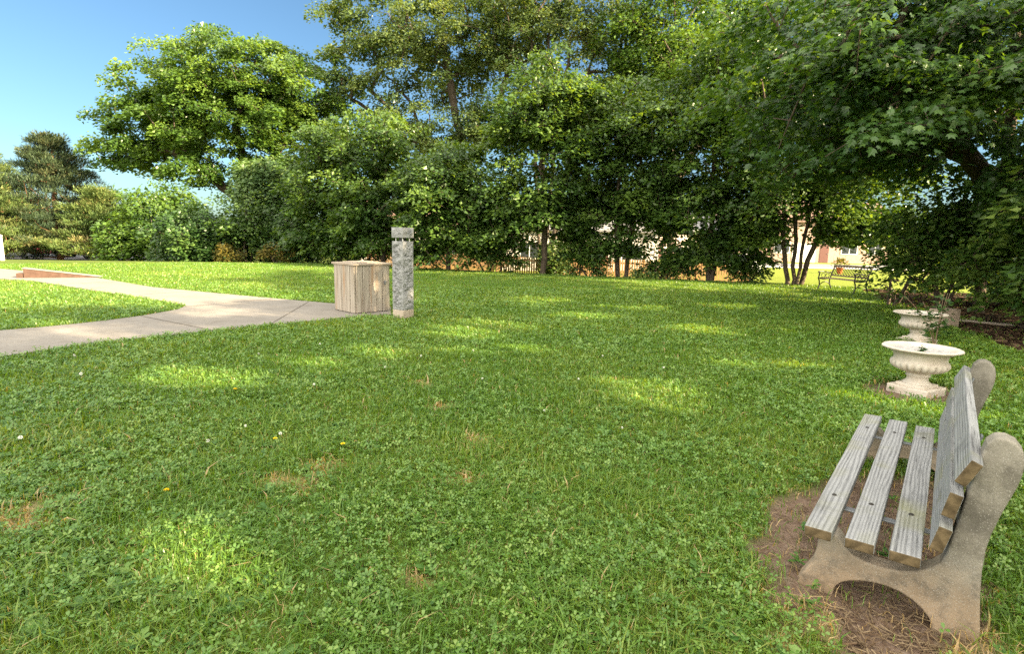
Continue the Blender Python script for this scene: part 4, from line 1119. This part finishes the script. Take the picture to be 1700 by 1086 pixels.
GLASS = NB('dark_window_glass').done((.03, .035, .04), .08, .6)
def house(name, label, x, y, zb, rz, W_, D_, H_, roof_h, wallm, roofm, wins, door=None, garage=None):
    t = thing(name, label, 'house', (x, y, zb), rz)
    bm = bmesh.new(); prism(bm, [(-W_ / 2, -.2), (W_ / 2, -.2), (W_ / 2, H_), (-W_ / 2, H_)], 0, D_); bm_obj('wall', bm, wallm, t)
    bm = bmesh.new()
    prism(bm, [(-.45, H_ - .06), (-.45, H_ + .06), (D_ / 2, H_ + roof_h), (D_ + .45, H_ + .06), (D_ + .45, H_ - .06), (D_ / 2, H_ + roof_h - .16)], -W_ / 2 - .4, W_ / 2 + .4, 'x')
    rf = bm_obj('roof', bm, roofm, t)
    for sx in (-1, 1):
        bm = bmesh.new()
        A = [bm.verts.new((sx * W_ / 2 * .999, yy, zz)) for yy, zz in ((.02, H_), (D_ - .02, H_), (D_ / 2, H_ + roof_h - .2))]
        bm.faces.new(A)
        bm_obj('gable', bm, wallm, t)
    bm = bmesh.new(); box(bm, W_ * .2, W_ * .2 + .6, D_ * .4, D_ * .4 + .6, H_, H_ + roof_h + .9); bm_obj('chimney', bm, BRICK, rf)
    for wx, wz, ww, wh in wins:
        bm = bmesh.new()
        for (a0, a1, c0, c1) in ((wx, wx + ww, wz, wz + .08), (wx, wx + ww, wz + wh - .08, wz + wh), (wx, wx + .08, wz + .08, wz + wh - .08), (wx + ww - .08, wx + ww, wz + .08, wz + wh - .08), (wx + ww / 2 - .03, wx + ww / 2 + .03, wz + .08, wz + wh - .08)):
            box(bm, a0, a1, -.06, .02, c0, c1)
        fr = bm_obj('window', bm, WHITEP, t)
        bm = bmesh.new(); box(bm, wx + .08, wx + ww - .08, -.02, .01, wz + .08, wz + wh - .08); bm_obj('pane', bm, GLASS, fr)
    if door:
        bm = bmesh.new(); box(bm, door, door + .95, -.05, .02, 0, 2.05); dr = bm_obj('door', bm, plain_mat('dark_door_paint', (.12, .05, .04), .5), t, bevel=.01)
        bm = bmesh.new(); box(bm, door + .8, door + .86, -.10, -.05, 1.0, 1.06); bm_obj('handle', bm, STEEL, dr)
    if garage:
        bm = bmesh.new()
        for k in range(4): box(bm, garage, garage + 2.6, -.05, .01, k * .54, k * .54 + .53)
        bm_obj('garage_door', bm, WHITEP, t, bevel=.01)
    return t
BRICK = NB('red_brown_brick'); v = BRICK.coord('Object', (1, 1, 1))
bt = BRICK.n('ShaderNodeTexBrick'); bt.inputs['Scale'].default_value = 3.2
bt.inputs['Color1'].default_value = (.36, .22, .17, 1); bt.inputs['Color2'].default_value = (.44, .30, .24, 1); bt.inputs['Mortar'].default_value = (.35, .3, .27, 1)
mpb = BRICK.n('ShaderNodeMapping'); mpb.inputs['Rotation'].default_value = (R(90), 0, 0)
BRICK.l(v, mpb.inputs['Vector']); BRICK.l(mpb.outputs[0], bt.inputs['Vector'])
BRICK = BRICK.done(bt.outputs[0], .9, .15)
SIDING = plain_mat('cream_siding', (.52, .48, .45), .7, .3, var=.06)
PINKS = plain_mat('pale_pink_stucco', (.66, .52, .46), .8, .2, var=.08)
SHING = plain_mat('grey_shingles', (.22, .215, .22), .9, .2, var=.2, scale=9)
BSHING = plain_mat('brown_shingles', (.20, .13, .10), .9, .2, var=.2, scale=9)
house('siding_house', 'cream sided house with grey roof behind the picket fence', 5.5, 46, -1.15, 0, 13, 8, 3.4, 2.4, SIDING, SHING, [(-5, 1, 1.6, 1.3), (-1.5, 1, 1.6, 1.3), (3.4, 1, 1.8, 1.3)], 1.4)
house('brick_house', 'red brick house with pink upper wall across the lawn behind the iron bench', 34, 64, -.5, R(-4), 18, 9, 4.6, 2.6, BRICK, BSHING, [(-7.5, 1, 1.8, 1.3), (-4, 1, 1.8, 1.3), (3.5, 1, 1.8, 1.3), (6.4, 1, 1.6, 1.3)], 1.2, -1.9)
house('stucco_house', 'pale stucco house with white garage door beyond the driveway', 19, 66, -.62, R(3), 11, 9, 3.4, 2.4, PINKS, SHING, [(-4.6, 1, 1.6, 1.3)], -2.2, 1.6)
house('far_house', 'cream house glimpsed between the maples left of the single bare trunk', -8.5, 52, -1.15, R(6), 12, 8, 3.6, 2.6, SIDING, BSHING, [(-4, 1, 1.6, 1.3), (2, 1, 1.6, 1.3)], -.5)

def car(label, x, y, zb, rz, col):
    t = thing('parked_car', label, 'car', (x, y, zb), rz, 'parked cars beyond the trees')
    PM = NB('car_paint').done(col, .25, .6)
    bm = bmesh.new()
    body = [(-2.2, .28), (-2.25, .55), (-2.15, .78), (-1.3, .9), (1.9, .93), (2.2, .82), (2.22, .4), (2.1, .25)]
    prism(bm, body, -.86, .86); bm_obj('body', bm, PM, t, bevel=.06, seg=3)
    bm = bmesh.new()
    cab = [(-1.25, .89), (-.55, 1.40), (.95, 1.44), (1.75, .92)]
    prism(bm, cab, -.74, .74); cb = bm_obj('cabin', bm, PM, t, bevel=.05, seg=3)
    bm = bmesh.new()
    for sy in (-1, 1):
        for q in ([(-.95, .95), (-.42, 1.34), (.18, 1.36), (.18, .95)], [(.26, .95), (.26, 1.36), (.9, 1.37), (1.45, .95)]): prism(bm, q, sy * .742, sy * .752)
    bm_obj('side_window', bm, GLASS, cb)
    bm = bmesh.new()
    n_ = Vector((-.51, 0, .70)).normalized() * .012
    A = [Vector((-1.18, -.62, .94)), Vector((-1.18, .62, .94)), Vector((-.6, .60, 1.365)), Vector((-.6, -.60, 1.365))]
    lo_ = [bm.verts.new(a - n_) for a in A]; hi_ = [bm.verts.new(a + n_) for a in A]
    bm.faces.new(hi_); bm.faces.new(lo_[::-1])
    for i in range(4): bm.faces.new((lo_[i], lo_[(i + 1) % 4], hi_[(i + 1) % 4], hi_[i]))
    bmesh.ops.recalc_face_normals(bm, faces=bm.faces[:])
    bm_obj('windscreen', bm, GLASS, cb)
    TYRE = plain_mat('black_tyre', (.02, .02, .02), .8)
    for wx in (-1.38, 1.36):
        for sy in (-1, 1):
            bm = bmesh.new(); bmesh.ops.create_cone(bm, cap_ends=True, segments=24, radius1=.33, radius2=.33, depth=.2, matrix=Matrix.Translation((wx, sy * .80, .33)) @ Matrix.Rotation(math.pi / 2, 4, 'X'))
            wh = bm_obj('wheel', bm, TYRE, t, bevel=.03)
            bm = bmesh.new(); bmesh.ops.create_cone(bm, cap_ends=True, segments=18, radius1=.2, radius2=.2, depth=.02, matrix=Matrix.Translation((wx, sy * .912, .33)) @ Matrix.Rotation(math.pi / 2, 4, 'X'))
            bm_obj('rim', bm, STEEL, wh)
    for sy in (-.6, .6):
        bm = bmesh.new(); box(bm, -2.24, -2.19, sy - .16, sy + .16, .62, .74); bm_obj('headlight', bm, WHITEP, t, bevel=.01)
car('white car parked on the driveway behind the yellow topped maple', 15.8, 38.5, -.62, R(80), (.75, .75, .74))
car('white car parked under the pines at far left', -31.5, 43.5, -.78, R(8), (.75, .75, .74))
car('dark pinkish red car parked left of the white one under the pines', -37.5, 44.5, -.78, R(8), (.35, .05, .08))
car('pale silver car on the street seen right of the iron bench', 41, 53, -.48, 0, (.6, .63, .68))

POTM = plain_mat('orange_terracotta', (.55, .16, .05), .8, .2)
pp = thing('flower_pot', 'orange terracotta pot with a yellow green plant on the sunlit lawn', 'pot', (23.6, 40, tz(23.6, 40)))
pp.scale = (.75, .75, .75)
bm = bmesh.new(); lathe(bm, [(.2, -.02), (.3, .5), (.34, .5), (.34, .6), (.28, .6), (.27, .52)], 24); bm_obj('pot', bm, POTM, pp)
g = np.random.default_rng(9); P_ = g.normal(0, 1, (160, 3)) * [.3, .3, .25] + [0, 0, 1.0]
V = leafset(P_, P_ - [0, 0, .7], .2 * (.6 + .7 * g.random(160)), g); lo, st = rep_poly(160, 4, KITE)
mesh_np('foliage', V, lo, st, GOLD, pp, face_attr=np.repeat(g.random(160), 2))
